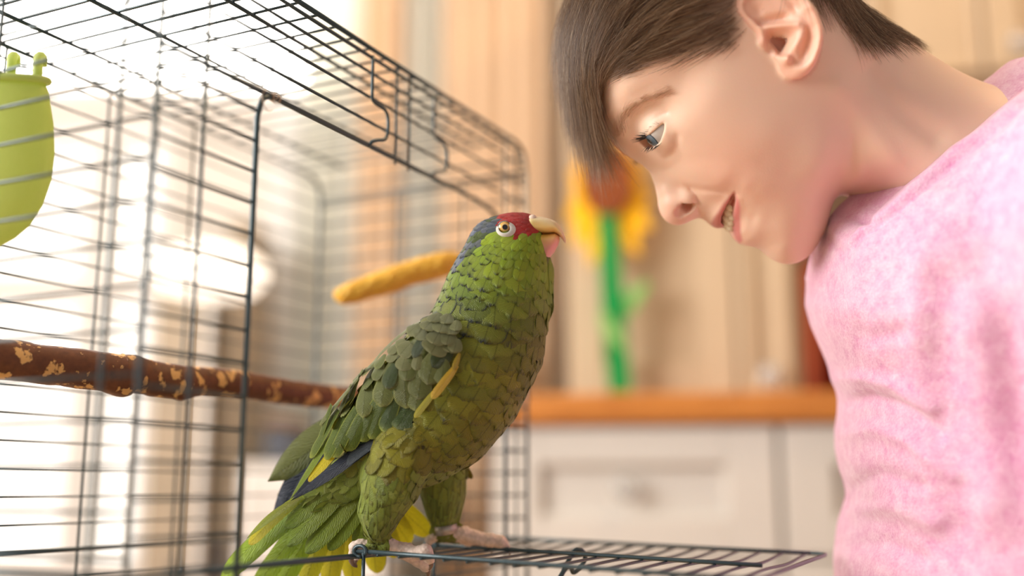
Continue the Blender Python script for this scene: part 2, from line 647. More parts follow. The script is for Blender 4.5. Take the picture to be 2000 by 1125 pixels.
# lit round lamp seen through the bars
lp = on_y(412, 532, 1.85)
lamp = empty('floor_lamp', (lp[0], 1.85, 0.0))
lathe('base', [(0.11, 0.0), (0.112, 0.012), (0.03, 0.022), (0.01, 0.04)], (lp[0], 1.85, 0.0), M_white, lamp)
tube('stem', [(lp[0], 1.85, 0.02), (lp[0], 1.85, lp[2] - 0.02)], 0.008, M_white, lamp)
lathe('lamp_shade', [(0.02, -0.04), (0.075, -0.035), (0.095, -0.012), (0.095, 0.012), (0.07, 0.034), (0.02, 0.04)], (lp[0], 1.85, lp[2]), M_lampglow, lamp)
props(lamp, 'lit oval white floor lamp on a thin stem behind the cage', 'lamp')

# ================================================================== the kitchen unit, turned ten degrees
KA = math.radians(9)
kdir = np.array([math.cos(KA), -math.sin(KA), 0.0])
knor = np.array([-math.sin(KA), -math.cos(KA), 0.0])
K0 = np.array([*on_y(1060, 800, 1.50)[:2], 0.0])


def kt(V):
    V = np.asarray(V, float)
    return K0 + V[:, 0:1] * kdir + V[:, 1:2] * knor + V[:, 2:3] * np.array([0, 0, 1.0])


def kpx(px, py, n=0.0):
    p = on_plane(px, py, K0 + n * knor, knor) - K0
    return np.array([p @ kdir, n, p[2]])


def kbox(name, lo, hi, mat, parent=None, bevel=0.003):
    V, F = box_geo(np.array(lo, float), np.array(hi, float), bevel)
    return mk(name, kt(V), F, mat, parent, smooth=False)


def kroot(name, s, n, z):
    return empty(name, kt([[s, n, z]])[0])


def framed_front(name, s0, s1, z0, z1, n, mat, parent, rail=0.045, thick=0.018):
    """shaker front: four rails proud of a recessed panel, one mesh."""
    ra, rz = min(rail, (s1 - s0) * 0.3), min(rail, (z1 - z0) * 0.3)
    parts = [box_geo(np.array((s0, n, z0)), np.array((s0 + ra, n + thick, z1)), 0.002), box_geo(np.array((s1 - ra, n, z0)), np.array((s1, n + thick, z1)), 0.002),
             box_geo(np.array((s0 + ra, n, z1 - rz)), np.array((s1 - ra, n + thick, z1)), 0.002), box_geo(np.array((s0 + ra, n, z0)), np.array((s1 - ra, n + thick, z0 + rz)), 0.002)]
    V, F = join_geo(parts)
    o = mk(name, kt(V), F, mat, parent, smooth=False)
    V, F = box_geo(np.array((s0 + ra - 0.002, n, z0 + rz - 0.002)), np.array((s1 - ra + 0.002, n + thick * 0.3, z1 - rz + 0.002)))
    mk('panel', kt(V), F, mat, o, smooth=False)
    return o


M_crystal, nt, b = material('clear_crystal')
b.inputs['Base Color'].default_value = (0.95, 0.96, 0.95, 1); b.inputs['Roughness'].default_value = 0.05
b.inputs['Transmission Weight'].default_value = 0.75; b.inputs['IOR'].default_value = 1.5


def knob(s, z, n, parent):
    c = kt([[s, n, z]])[0]
    return lathe('knob', [(0.006, 0.0), (0.006, 0.008), (0.014, 0.012), (0.0165, 0.02), (0.012, 0.028), (0.004, 0.03)], c - 0.001 * knor, M_crystal, parent, axis=knor, n=16)


ztop_c = kpx(1300, 766, 0.03)[2]; zbot_c = kpx(1300, 826, 0.03)[2]
sL = kpx(962, 800, 0)[0]; sR = 1.05
sj = kpx(1520, 900, 0)[0]
# lower drawer units
def drawer_unit(name, s0, s1, knob_px, panel, label):
    r = kroot(name, (s0 + s1) / 2, -0.25, 0.0)
    kbox('carcass', (s0, -0.55, 0.08), (s1, -0.004, zbot_c), M_drawer, r)
    kbox('plinth', (s0 + 0.01, -0.5, 0.0), (s1 - 0.01, -0.05, 0.081), M_drawer, r)
    ztop = zbot_c - 0.004; zd = kpx(1300, 1085, 0)[2]
    f = framed_front('drawer', s0 + 0.003, s1 - 0.003, zd, ztop, -0.004, M_drawer, r, rail=panel)
    kk = kpx(*knob_px, 0.012)
    knob(kk[0], kk[2], 0.001, f)
    zz = zd - 0.006
    for i in range(2):
        z2 = zz - 0.25 if i == 0 else 0.09
        g = framed_front('drawer', s0 + 0.003, s1 - 0.003, z2, zz, -0.004, M_drawer, r, rail=0.06)
        knob((s0 + s1) / 2, (z2 + zz) / 2, 0.001, g)
        zz = z2 - 0.006
    return props(r, label, 'cabinet', 'pale kitchen base units')


drawer_unit('drawer_cabinet', sL, sj, (1222, 955), 0.066, 'pale kitchen base unit with one crystal drawer knob in full view')
drawer_unit('drawer_cabinet', sj + 0.001, sR, (1800, 950), 0.066, 'pale kitchen base unit behind the pink jumper')
wt = kbox('worktop', (sL - 0.012, -0.56, zbot_c), (sR, 0.03, ztop_c), M_wood, None, 0.006)
props(wt, 'orange-brown wooden worktop on the pale drawer units', 'worktop')
# hutch with cream doors standing on the worktop
NH = -0.10
def hp(px, py): return kpx(px, py, NH)
hz0 = ztop_c
hz1 = 1.9
h_s = [hp(x, 600)[0] for x in (1110, 1437, 1546)]
hut = kroot('hutch_cabinet', (h_s[0] + h_s[2]) / 2, NH - 0.2, hz0)
kbox('carcass', (h_s[0], -0.54, hz0), (h_s[2] + 0.012, NH - 0.003, hz1), M_cream, hut)
for i in range(2):
    zc2 = hp(1300, 140)[2]
    for j, (za, zb) in enumerate(((hz0 + 0.005, zc2 - 0.004), (zc2 + 0.004, hz1 - 0.005))):
        f = framed_front('door', h_s[i] + 0.003, h_s[i + 1] - 0.003, za, zb, NH - 0.003, M_cream, hut, rail=0.05 if i == 0 else 0.02)
        if j == 0 and i == 1:
            kk = hp(1500, 737); knob(kk[0], kk[2], NH + 0.014, f)
props(hut, 'cream two-door hutch on the worktop behind the sunflower', 'cupboard')
# open red-brown niche with a red canister
M_redbrown = noise_mat('red_brown_board', srgb(150, 62, 30), srgb(170, 78, 40), 8, 0.5)
M_red = noise_mat('red_enamel', srgb(176, 22, 10), srgb(190, 32, 14), 8, 0.3)
n0, n1 = h_s[2] + 0.016, h_s[2] + 0.30
zn = hp(1600, 505)[2]
V, F = join_geo([box_geo(np.array(a), np.array(b2)) for a, b2 in (
    ((n0, -0.5, hz0), (n0 + 0.018, NH + 0.0, zn)), ((n1 - 0.018, -0.5, hz0), (n1, NH, zn)),
    ((n0, -0.5, zn - 0.018), (n1, NH, zn)), ((n0, -0.5, hz0), (n1, -0.485, zn)))])
props(mk('open_niche', kt(V), F, M_redbrown, smooth=False), 'red-brown open niche next to the cream hutch', 'shelf')
cn = empty('canister', kt([[n0 + 0.085, -0.2, hz0]])[0])
lathe('body', [(0.046, 0.0), (0.05, 0.006), (0.05, 0.15), (0.046, 0.156)], kt([[n0 + 0.085, -0.2, hz0 - 0.001]])[0], M_red, cn)
lathe('lid', [(0.052, 0.0), (0.052, 0.02), (0.03, 0.032), (0.012, 0.036), (0.012, 0.05)], kt([[n0 + 0.085, -0.2, hz0 + 0.154]])[0], M_red, cn)
props(cn, 'red enamel canister with lid inside the red-brown niche', 'canister')
# wall cupboard above right, behind the boy's neck
uz = kpx(1900, 150, NH)[2]
us0, us1 = hp(1700, 100)[0], 1.3
wc = kroot('wall_cupboard', (us0 + us1) / 2, NH - 0.2, uz)
kbox('carcass', (us0, -0.54, uz), (us1, NH - 0.003, hz1), M_cream, wc)
sg = hp(1918, 100)[0]
f = framed_front('door', us0 + 0.003, sg - 0.003, uz + 0.004, hz1 - 0.004, NH - 0.003, M_cream, wc, rail=0.012)
f = framed_front('door', sg + 0.003, us1 - 0.003, uz + 0.004, hz1 - 0.004, NH - 0.003, M_cream, wc, rail=0.05)
kk = hp(1980, 100); knob(kk[0], kk[2], NH + 0.014, f)
kbox('light_rail', (us0, NH - 0.03, uz - 0.012), (us1, NH, uz + 0.001), M_cream, wc)
props(wc, 'cream wall cupboard with crystal knob behind the neck', 'cupboard')
rest_back = kbox('kitchen_splash_wall', (h_s[0], -0.62, 0.0), (1.6, -0.575, 2.3), M_wall, None, 0.0)
rest_back.name = 'wall_kitchen'
struct(rest_back)

# felt sunflower standing on the worktop
M_leafgreen = noise_mat('green_felt', srgb(0, 132, 58), srgb(8, 146, 66), 40, 0.9)
M_palegreen = noise_mat('pale_green_felt', srgb(122, 176, 96), srgb(140, 188, 108), 40, 0.9)
M_petal = noise_mat('yellow_felt', srgb(255, 186, 10), srgb(255, 200, 24), 40, 0.9)
M_seed = noise_mat('brown_felt', srgb(120, 58, 20), srgb(146, 74, 28), 40, 0.9)
NS = -0.045
def sp(px, py, n=NS): return kpx(px, py, n)
foot = sp(1211, 764)
sf = kroot('felt_sunflower', foot[0], NS, ztop_c)
def kprism(name, pts, n0, n1, mat, parent):
    """flat cut-out with thickness; pts are (s, z)."""
    m = len(pts)
    V = [(s, n0, z) for s, z in pts] + [(s, n1, z) for s, z in pts]
    F = [tuple(range(m)), tuple(range(2 * m - 1, m - 1, -1))] + [(i, m + i, m + (i + 1) % m, (i + 1) % m) for i in range(m)]
    return mk(name, kt(V), F, mat, parent, smooth=False)
stem_px = [(1168, 420), (1172, 520), (1178, 640), (1190, 766), (1232, 766), (1224, 640), (1212, 520), (1204, 420)]
kprism('stem', [(sp(x, y)[0], max(sp(x, y)[2], ztop_c - 0.001)) for x, y in stem_px], NS - 0.009, NS + 0.009, M_leafgreen, sf)
kprism('leaf', [(sp(x, y)[0], sp(x, y)[2]) for x, y in [(1206, 612), (1222, 572), (1262, 548), (1268, 560), (1240, 606), (1212, 636)]], NS - 0.004, NS + 0.004, M_palegreen, sf)
kprism('leaf', [(sp(x, y)[0], sp(x, y)[2]) for x, y in [(1172, 608), (1190, 620), (1214, 650), (1224, 688), (1196, 672), (1174, 640)]], NS + 0.009, NS + 0.016, M_palegreen, sf)
hc = sp(1186, 372)
kprism('seed_head', [(hc[0] + 0.038 * math.cos(a), hc[2] + (0.062 if math.sin(a) > 0 else 0.050) * math.sin(a) + 0.01) for a in np.linspace(0, 2 * math.pi, 29)[:-1]], NS - 0.001, NS + 0.012, M_seed, sf)
for i in range(15):
    a = 2 * math.pi * i / 15 + 0.2
    ca, sa = math.cos(a), math.sin(a)
    if sa < -0.96: continue
    r0, r1 = 0.030, 0.066 + 0.012 * abs(sa) + (0.030 * abs(sa) if sa < 0 else 0)
    pts = []
    for t, w in ((0, 0.008), (0.35, 0.0145), (0.7, 0.012), (1.0, 0.002), (0.7, -0.012), (0.35, -0.0145), (0, -0.008)):
        rr = r0 + (r1 - r0) * t
        pts.append((hc[0] + 0.86 * (rr * ca - w * sa), hc[2] + 1.12 * (rr * sa + w * ca)))
    dn = 0.002 * (i % 3)
    kprism('petal', pts, NS - 0.009 - dn, NS - 0.003 - dn, M_petal, sf)
props(sf, 'felt sunflower with brown centre and green stem on the worktop', 'sunflower')
# ================================================================== cage
TH = math.radians(26.2)
cA = np.array([math.sin(TH), math.cos(TH), 0.0])      # along the wall with the opening, away from us
cB = np.array([-math.cos(TH), math.sin(TH), 0.0])     # along the end wall, to the left
nA = -cB                                              # outward from the opening wall
P_post = W(481, 600, 0.555)                           # a point on the opening's near post


def onA(px, py):
    return on_plane(px, py, P_post, nA)


def tA(px, py=600):
    return float((onA(px, py) - P_post) @ cA)


def cg(t, s, z):
    """cage coordinates -> world."""
    return np.array([P_post[0], P_post[1], 0.0]) + cA * t + cB * s + np.array([0, 0, z])


z_top = float(np.mean([onA(587, 0)[2], onA(715, 89)[2], onA(773, 129)[2]]))
z_open = float(np.mean([onA(533, 182)[2], onA(715, 289)[2], onA(840, 351)[2]]))
z_bot = float(np.mean([onA(462, 1104)[2], onA(692, 1080)[2], onA(985, 1050)[2]]))
t_cor = tA(283, 560)
t_far = tA(1028, 600)
t_r = tA(984, 800)
S_W = 0.205
print('cage', z_top, z_open, z_bot, t_cor, t_far, t_r)
M_wire, nt, b = material('dark_blue_green_wire')
nz = node(nt, 'ShaderNodeTexNoise'); nz.inputs['Scale'].default_value = 120
nt.links.new(mixc(nt, srgb(50, 66, 72), srgb(72, 90, 96), nz.outputs['Fac']), b.inputs['Base Color'])
b.inputs['Roughness'].default_value = 0.30; b.inputs['Metallic'].default_value = 0.35
RW, RP = 0.00095, 0.00160
z_base = z_bot - 0.068
cage = empty('bird_cage', cg((t_cor + t_far) / 2, S_W / 2, z_base - 0.045))
props(cage, 'dark wire bird cage with its side door folded down', 'cage')
dz = 0.0170


def wire(pts, r=RW, name='wire', parent=cage, n=6):
    return tube(name, pts, r, M_wire, parent, n=n)


def bent(pts, n=6):
    return smooth_path(pts, n)


EPS = 0.0015
# posts and rails of the frame
for (t, s) in ((t_cor, 0), (t_cor, S_W), (t_far, S_W), (t_far, 0)):
    zz = z_top - (0.0 if t == t_cor else 0.02)
    wire([cg(t, s, z_base - 0.002), cg(t, s, zz)], RP, 'post', n=8)
# top frame: rails with rounded far corners
rr = 0.02
for s in (0, S_W):
    wire(np.concatenate([[cg(t_cor, s, z_top)], bent([cg(t_far - rr, s, z_top), cg(t_far - rr * 0.3, s, z_top - rr * 0.28), cg(t_far, s, z_top - rr)])]), RP, 'rail', n=8)
    wire([cg(t_cor, s, z_bot - 0.002), cg(t_far, s, z_bot - 0.002)], RP, 'rail', n=8)
for t in (t_cor, t_far):
    wire([cg(t, 0, z_bot - 0.002), cg(t, S_W, z_bot - 0.002)], RP, 'rail', n=8)
    wire([cg(t, 0, z_top - (0 if t == t_cor else rr)), cg(t, S_W, z_top - (0 if t == t_cor else rr))], RP, 'rail', n=8)
for s in (0, S_W):
    wire([cg(t_cor, s, z_base), cg(t_far, s, z_base)], RP, 'rail', n=8)
for t in (t_cor, t_far):
    wire([cg(t, 0, z_base), cg(t, S_W, z_base)], RP, 'rail', n=8)
# second rail just under the roof line on the opening wall
wire([cg(t_cor, -EPS, z_top - 0.0065), cg(t_far - 0.012, -EPS, z_top - 0.0075)], 0.0012, 'rail')
# opening: near post with a bent top, upper rail that dips at the far end
z_o = z_open
wire(np.concatenate([[cg(0, -EPS, z_base), cg(0, -EPS, z_o - 0.016)], bent([cg(0.001, -EPS, z_o - 0.011), cg(0.0045, -EPS, z_o - 0.003), cg(0.013, -EPS, z_o)])]), RP, 'post', n=8)
wire(np.concatenate([[cg(t_cor, -EPS / 2, z_o), cg(0.013, -EPS, z_o), cg(t_r - 0.05, -EPS, z_o)], bent([cg(t_r - 0.022, -EPS, z_o - 0.003), cg(t_r - 0.006, -EPS, z_o - 0.013), cg(t_r, -EPS, z_o - 0.03)])]), RP, 'rail', n=8)
wire([cg(t_r, -EPS, z_o - 0.03), cg(t_r, -EPS, z_base)], RP, 'post', n=8)
# a twist of thin wire where post and rail meet
tw = [cg(0.012 + 0.003 * k / 24 + 0.002 * math.cos(k * 0.9), -EPS + 0.0026 * math.cos(k * 1.1), z_o + 0.0026 * math.sin(k * 1.1)) for k in range(26)]
M_tie = noise_mat('bare_tie_wire', srgb(170, 150, 130), srgb(200, 180, 160), 80, 0.4, metallic=0.6)
tube('tie_wire', tw, 0.0003, M_tie, cage, n=5)
lp_ = [cg(0.006 + 0.005 * math.cos(a), -EPS - 0.002, z_o - 0.004 + 0.006 * math.sin(a)) for a in np.linspace(0.4, 5.6, 16)]
tube('tie_wire', lp_, 0.00025, M_tie, cage, n=5)
# horizontal wires: opening wall beside the opening, above it, and the far strip
zs_low = [z_bot + 0.0145 + k * dz for k in range(-5, 40) if k != -1]
for z in zs_low:
    if z < z_bot - 0.004:
        wire([cg(t_cor, 0, z), cg(t_far, 0, z)])
    elif z < z_o - 0.006:
        wire([cg(t_cor, 0, z), cg(0, 0, z)])
        wire([cg(t_r, 0, z), cg(t_far, 0, z)])
nab = 3
for k in range(nab):
    z = z_o + (z_top - z_o) * (k + 1) / (nab + 1)
    wire([cg(t_cor, 0, z), cg(t_far - 0.002, 0, z)])
# vertical wires of the opening wall
t_v = tA(385, 560)
wire([cg(t_v, EPS, z_base), cg(t_v, EPS, z_top)], 0.0011)
tm = (t_r + t_far) / 2 + 0.004
wire([cg(tm, EPS, z_base), cg(tm, EPS, z_top - 0.004)], 0.001)
wire([cg(t_r + 0.004, EPS, z_o - 0.02), cg(t_r + 0.004, EPS, z_top)], 0.001)
for px in (777, 803):
    t = tA(px, 230)
    wire([cg(t, EPS, z_o - 0.002), cg(t, EPS, z_top)], 0.0009)
# two spring latches bent from wire, hanging from the top rail
for px in (716, 838):
    t = tA(px, 200)
    q = z_top - 0.007; hgt = q - z_o
    pts = [cg(t, -0.004, q), cg(t, -0.004, q - 0.40 * hgt), cg(t + 0.001, -0.004, q - 0.50 * hgt), cg(t + 0.006, -0.005, q - 0.535 * hgt), cg(t + 0.0125, -0.006, q - 0.56 * hgt),
           cg(t + 0.0155, -0.006, q - 0.64 * hgt), cg(t + 0.0155, -0.006, q - 0.80 * hgt), cg(t + 0.012, -0.006, q - 0.89 * hgt), cg(t + 0.005, -0.005, q - 0.93 * hgt), cg(t + 0.001, -0.004, q - 0.97 * hgt), cg(t, -0.003, z_o - 0.001)]
    wire(bent(pts, 5), 0.0011, 'latch')
# end wall (near, to the left) and the far end wall
for z in zs_low + []:
    if z < z_top - 0.004:
        wire([cg(t_far, 0, z), cg(t_far, S_W, z)])
zz = z_base + 0.012
k = 0
while zz + k * 0.0205 < z_top - 0.004:
    wire([cg(t_cor, 0, zz + k * 0.0205), cg(t_cor, S_W, zz + k * 0.0205)], 0.0009)
    k += 1
for s in (0.022, 0.112, 0.17):
    wire([cg(t_cor - EPS, s, z_base), cg(t_cor - EPS, s, z_top)], 0.0011)
for s in (0.06, 0.125):
    wire([cg(t_far + EPS, s, z_base), cg(t_far + EPS, s, z_top - rr)], 0.001)
# back wall
for z in zs_low:
    if z < z_top - 0.004:
        wire([cg(t_cor, S_W, z), cg(t_far, S_W, z)], 0.0007)
for t in (t_cor + 0.075, t_cor + 0.16, t_cor + 0.245):
    wire([cg(t, S_W + EPS, z_base), cg(t, S_W + EPS, z_top)], 0.0009)
# roof
t = t_cor + 0.014
while t < t_far - 0.02:
    wire([cg(t, 0, z_top + 0.001), cg(t, S_W, z_top + 0.001)], 0.0008)
    t += 0.0185
for s in (0.035, 0.105, 0.165):
    wire([cg(t_cor, s, z_top - 0.0005), cg(t_far - rr, s, z_top - 0.0005)], 0.0012, 'rail')
# plastic tray the wire top stands in
M_tray = noise_mat('grey_plastic', srgb(70, 76, 80), srgb(84, 90, 94), 20, 0.4)
tray_parts = []
zb = z_base - 0.045
def cbox(t0, t1, s0, s1, z0, z1):
    c = [cg(t, s, z) for t in (t0, t1) for s in (s0, s1) for z in (z0, z1)]
    return np.array(c), [(0, 1, 3, 2), (4, 6, 7, 5), (0, 4, 5, 1), (2, 3, 7, 6), (0, 2, 6, 4), (1, 5, 7, 3)]
e = 0.004
V, F = join_geo([cbox(t_cor - e, t_far + e, -e, S_W + e, zb, zb + 0.005), cbox(t_cor - e, t_far + e, -e, 0.0, zb, z_base), cbox(t_cor - e, t_far + e, S_W, S_W + e, zb, z_base),
                 cbox(t_cor - e, t_cor, 0, S_W, zb, z_base), cbox(t_far, t_far + e, 0, S_W, zb, z_base)])
mk('tray', V, F, M_tray, cage, smooth=False)

# ---- the folded-down door: hinged on the bottom rail, lying out to the right
hN = onA(693, 1080); hF = onA(987, 1049)
tN, tF = tA(693, 1080), t_r
DL = 0.232
zd0 = z_bot + 0.001
drop = 0.007


def dr(u, v, dz_=0.0):
    """door coordinates: u along the hinge 0 near .. 1 far, v outward 0..1."""
    return cg(tN + (tF - tN) * u, -EPS - DL * v, zd0 - drop * v * (1.15 - 0.35 * u) + dz_)


door = empty('door', dr(0.5, 0.0), cage)
door['label'] = 'wire door folded down flat as a perch'
R_D = 0.0013
for u in (0.0, 0.42, 0.99):
    e0 = 0.93 if u == 0.42 else 0.955
    wire([dr(u, 0.0), dr(u, 0.25), dr(u, 0.5), dr(u, 0.75), dr(u, e0)], R_D, 'rail', door, 8)
end = [dr(0.0, 0.955), dr(0.012, 0.985), dr(0.06, 1.0), dr(0.3, 1.0), dr(0.6, 1.0), dr(0.93, 1.0), dr(0.978, 0.985), dr(0.99, 0.955)]
wire(bent(end, 5), R_D, 'rail', door, 8)
nr = 15
for k in range(nr):
    v = 0.06 + 0.88 * k / (nr - 1)
    pts = [dr(0, v, -0.0016), dr(0.2, v, -0.0020), dr(0.42, v, -0.0018), dr(0.7, v, -0.0030), dr(0.9, v, -0.0014), dr(0.99, v, -0.0006)]
    wire(bent(pts, 4), RW, 'wire', door)
# hinge loops and hanging latch wires
for u in (0.0, 0.42):
    c0 = dr(u, 0.012)
    loop = [c0 + 0.0042 * (math.cos(a) * nA + 0.75 * math.sin(a) * np.array([0, 0, 1.0])) - 0.001 * cA for a in np.linspace(-0.6, 4.9, 18)]
    wire(loop, 0.0012, 'hinge', door)
    c1 = dr(u, 0.02)
    wire([c1 + np.array([0, 0, 0.0005]), c1 - np.array([0, 0, 0.034])], 0.0012, 'latch', door)
hk = W(1128, 1082, 0.655)
def hpx(x, y, d): return W(x, y, d)
hook = bent([hpx(1080, 1150, 0.650), hpx(1100, 1117, 0.652), hpx(1112, 1092, 0.655), hpx(1118, 1080, 0.657), hpx(1128, 1073, 0.658), hpx(1139, 1078, 0.659), hpx(1143, 1089, 0.658), hpx(1136, 1105, 0.657), hpx(1121, 1118, 0.656), hpx(1116, 1110, 0.655)], 5)
wire(hook, 0.0015, 'hook', door, 8)

# ---- wooden perch branch inside the cage
M_bark, nt, b = material('peeling_bark')
tc = node(nt, 'ShaderNodeTexCoord')
n1 = node(nt, 'ShaderNodeTexNoise'); n1.inputs['Scale'].default_value = 120; n1.inputs['Detail'].default_value = 5
n2 = node(nt, 'ShaderNodeTexNoise'); n2.inputs['Scale'].default_value = 260
mp = node(nt, 'ShaderNodeMapping'); mp.inputs['Scale'].default_value = (1.0, 1.0, 0.7)
nt.links.new(tc.outputs['Object'], mp.inputs[0]); nt.links.new(mp.outputs[0], n1.inputs['Vector']); nt.links.new(tc.outputs['Object'], n2.inputs['Vector'])
cr = node(nt, 'ShaderNodeValToRGB'); cr.color_ramp.elements[0].position = 0.56; cr.color_ramp.elements[1].position = 0.60
nt.links.new(n1.outputs['Fac'], cr.inputs[0])
dark = mixc(nt, srgb(74, 36, 16), srgb(132, 76, 38), n2.outputs['Fac'])
nt.links.new(mixc(nt, dark, srgb(232, 178, 108), cr.outputs[0]), b.inputs['Base Color'])
bp = node(nt, 'ShaderNodeBump'); bp.inputs['Strength'].default_value = 0.5; bp.inputs['Distance'].default_value = 0.001
nt.links.new(cr.outputs[0], bp.inputs['Height']); bp.invert = True; nt.links.new(bp.outputs[0], b.inputs['Normal'])
b.inputs['Roughness'].default_value = 0.55
stn = [(-260, 672, 0.585, 40), (-120, 688, 0.60, 40), (0, 700, 0.615, 39), (60, 709, 0.622, 38), (130, 717, 0.632, 38), (190, 724, 0.640, 38), (222, 731, 0.645, 40), (240, 733, 0.648, 43), (255, 731, 0.651, 38),
       (290, 738, 0.66, 33), (340, 745, 0.672, 32), (362, 747, 0.677, 32), (400, 744, 0.69, 27), (450, 748, 0.705, 27), (520, 760, 0.73, 25), (600, 771, 0.76, 24), (680, 779, 0.79, 22), (780, 790, 0.82, 20), (860, 800, 0.84, 20)]
path = smooth_path([W(x, y, d) for x, y, d, r in stn], 5)
rad = np.interp(np.linspace(0, len(stn) - 1, len(path)), range(len(stn)), [r * d / FPX for x, y, d, r in stn])
V, F = tube_geo(path, rad, 20)
V = V + np.array([[0.0009 * mnoise.noise(Vector(v * 70)) + 0.0006 * mnoise.noise(Vector(v * 170)) for _ in range(3)] for v in V])
kn = W(246, 768, 0.63)
dv = V - kn; dd = np.linalg.norm(dv, axis=1)
V += np.array([0, 0, -0.004]) * np.exp(-(dd / 0.006) ** 2)[:, None]
kn2 = W(352, 776, 0.668)
V += np.array([0, 0, -0.003]) * np.exp(-(np.linalg.norm(V - kn2, axis=1) / 0.006) ** 2)[:, None]
o = mk('branch_perch', V, F, M_bark)
props(o, 'brown branch perch with peeling bark inside the cage', 'perch')

# ---- yellow nibble stick on the far wall
M_corn, nt, b = material('yellow_seed_crust')
vo = node(nt, 'ShaderNodeTexVoronoi'); vo.inputs['Scale'].default_value = 260
tc = node(nt, 'ShaderNodeTexCoord'); nt.links.new(tc.outputs['Object'], vo.inputs['Vector'])
nt.links.new(mixc(nt, srgb(226, 160, 30), srgb(240, 190, 70), vo.outputs['Distance']), b.inputs['Base Color'])
bp = node(nt, 'ShaderNodeBump'); bp.inputs['Strength'].default_value = 0.8; bp.inputs['Distance'].default_value = 0.002; bp.invert = True
nt.links.new(vo.outputs['Distance'], bp.inputs['Height']); nt.links.new(bp.outputs[0], b.inputs['Normal'])
st = [(656, 584, 0.80, 8), (664, 579, 0.801, 17), (690, 571, 0.803, 22), (730, 558, 0.807, 24), (770, 545, 0.811, 26), (795, 536, 0.813, 24), (830, 526, 0.817, 26), (865, 517, 0.82, 25), (890, 510, 0.823, 20), (905, 505, 0.825, 8)]
path = smooth_path([W(x, y, d) for x, y, d, r in st], 6)
rad = np.interp(np.linspace(0, len(st) - 1, len(path)), range(len(st)), [r * d / FPX for x, y, d, r in st])
V, F = tube_geo(path, rad, 20)
V = V + np.array([[0.0012 * mnoise.noise(Vector(v * 160)) for _ in range(3)] for v in V])
stick = empty('treat_stick', W(905, 505, 0.825))
mk('crust', V, F, M_corn, stick)
tube('holder', [W(903, 506, 0.825), W(935, 497, 0.829), cg(t_far, 0.045, onA(1000, 500)[2])], 0.0022, M_brown, stick)
props(stick, 'yellow seed-crusted treat stick fixed inside the cage', 'treat')

# ---- pale green feeder hanging at the left end
M_feed, nt, b = material('lime_plastic')
nz = node(nt, 'ShaderNodeTexNoise'); nz.inputs['Scale'].default_value = 30
nt.links.new(mixc(nt, srgb(214, 226, 146), srgb(222, 232, 162), nz.outputs['Fac']), b.inputs['Base Color'])
b.inputs['Roughness'].default_value = 0.3
tr = node(nt, 'ShaderNodeBsdfTranslucent'); tr.inputs[0].default_value = (*srgb(220, 234, 140), 1)
mx = node(nt, 'ShaderNodeMixShader'); mx.inputs[0].default_value = 0.5
nt.links.new(b.outputs[0], mx.inputs[1]); nt.links.new(tr.outputs[0], mx.inputs[2]); nt.links.new(mx.outputs[0], nt.nodes['Material Output'].inputs[0])
DF = 0.60
fd = empty('seed_feeder', W(0, 480, DF))
cen = [(-2, 150, 84), (-2, 180, 96), (0, 240, 103), (0, 300, 105), (-3, 350, 102), (-8, 400, 90), (-15, 440, 72), (-22, 465, 50), (-28, 482, 26)]
prof = []
V = []
nn = 28
for x, y, r in cen:
    c = W(x, y, DF); rm = r * DF / FPX
    V += [c + rm * math.cos(a) * RIGHT + 0.45 * rm * math.sin(a) * FWD for a in np.linspace(0, 2 * math.pi, nn + 1)[:-1]]
F = [(i * nn + k, (i + 1) * nn + k, (i + 1) * nn + (k + 1) % nn, i * nn + (k + 1) % nn) for i in range(len(cen) - 1) for k in range(nn)]
F += [tuple(range(nn)), tuple(range(len(cen) * nn - 1, (len(cen) - 1) * nn - 1, -1))]
mk('cup', V, F, M_feed, fd)
V, F = tube_geo([W(0, 158, DF) + 92 * DF / FPX * math.cos(a) * RIGHT + 0.45 * 92 * DF / FPX * math.sin(a) * FWD for a in np.linspace(0, 2 * math.pi, 33)], 0.0022, 8, caps=False)
mk('rim', V, F, M_feed, fd)
for x in (72, 20):
    tube('hook', smooth_path([W(x, 165, DF + 0.0), W(x + 2, 130, DF), W(x + 4, 112, DF + 0.004), W(x + 10, 112, DF + 0.012), W(x + 10, 128, DF + 0.012)], 4), 0.0028, M_feed, fd)
props(fd, 'lime green plastic seed feeder hung on the cage end', 'feeder')

# ---- table under the cage
M_table = noise_mat('light_birch', srgb(206, 176, 136), srgb(220, 192, 152), 7, 0.4, stretch=(1, 9, 1))
tbz = zb - 0.0005
tab = empty('side_table', (-0.12, 0.72, 0.0))
box('table_top', (-0.62, 0.33, tbz - 0.03), (0.16, 1.12, tbz), M_table, tab, 0.004)
for x in (-0.58, 0.12):
    for y in (0.37, 1.08):
        box('leg', (x - 0.022, y - 0.022, 0.0), (x + 0.022, y + 0.022, tbz - 0.029), M_table, tab, 0.003)
props(tab, 'light birch table the bird cage stands on', 'table')
# ================================================================== parrot (camera-space implicit body, feathers laid on it)
DP = 0.645            # depth of the bird's middle plane


def pr(px, py, r, d=DP):
    return pc(px, py, d), r * d / FPX


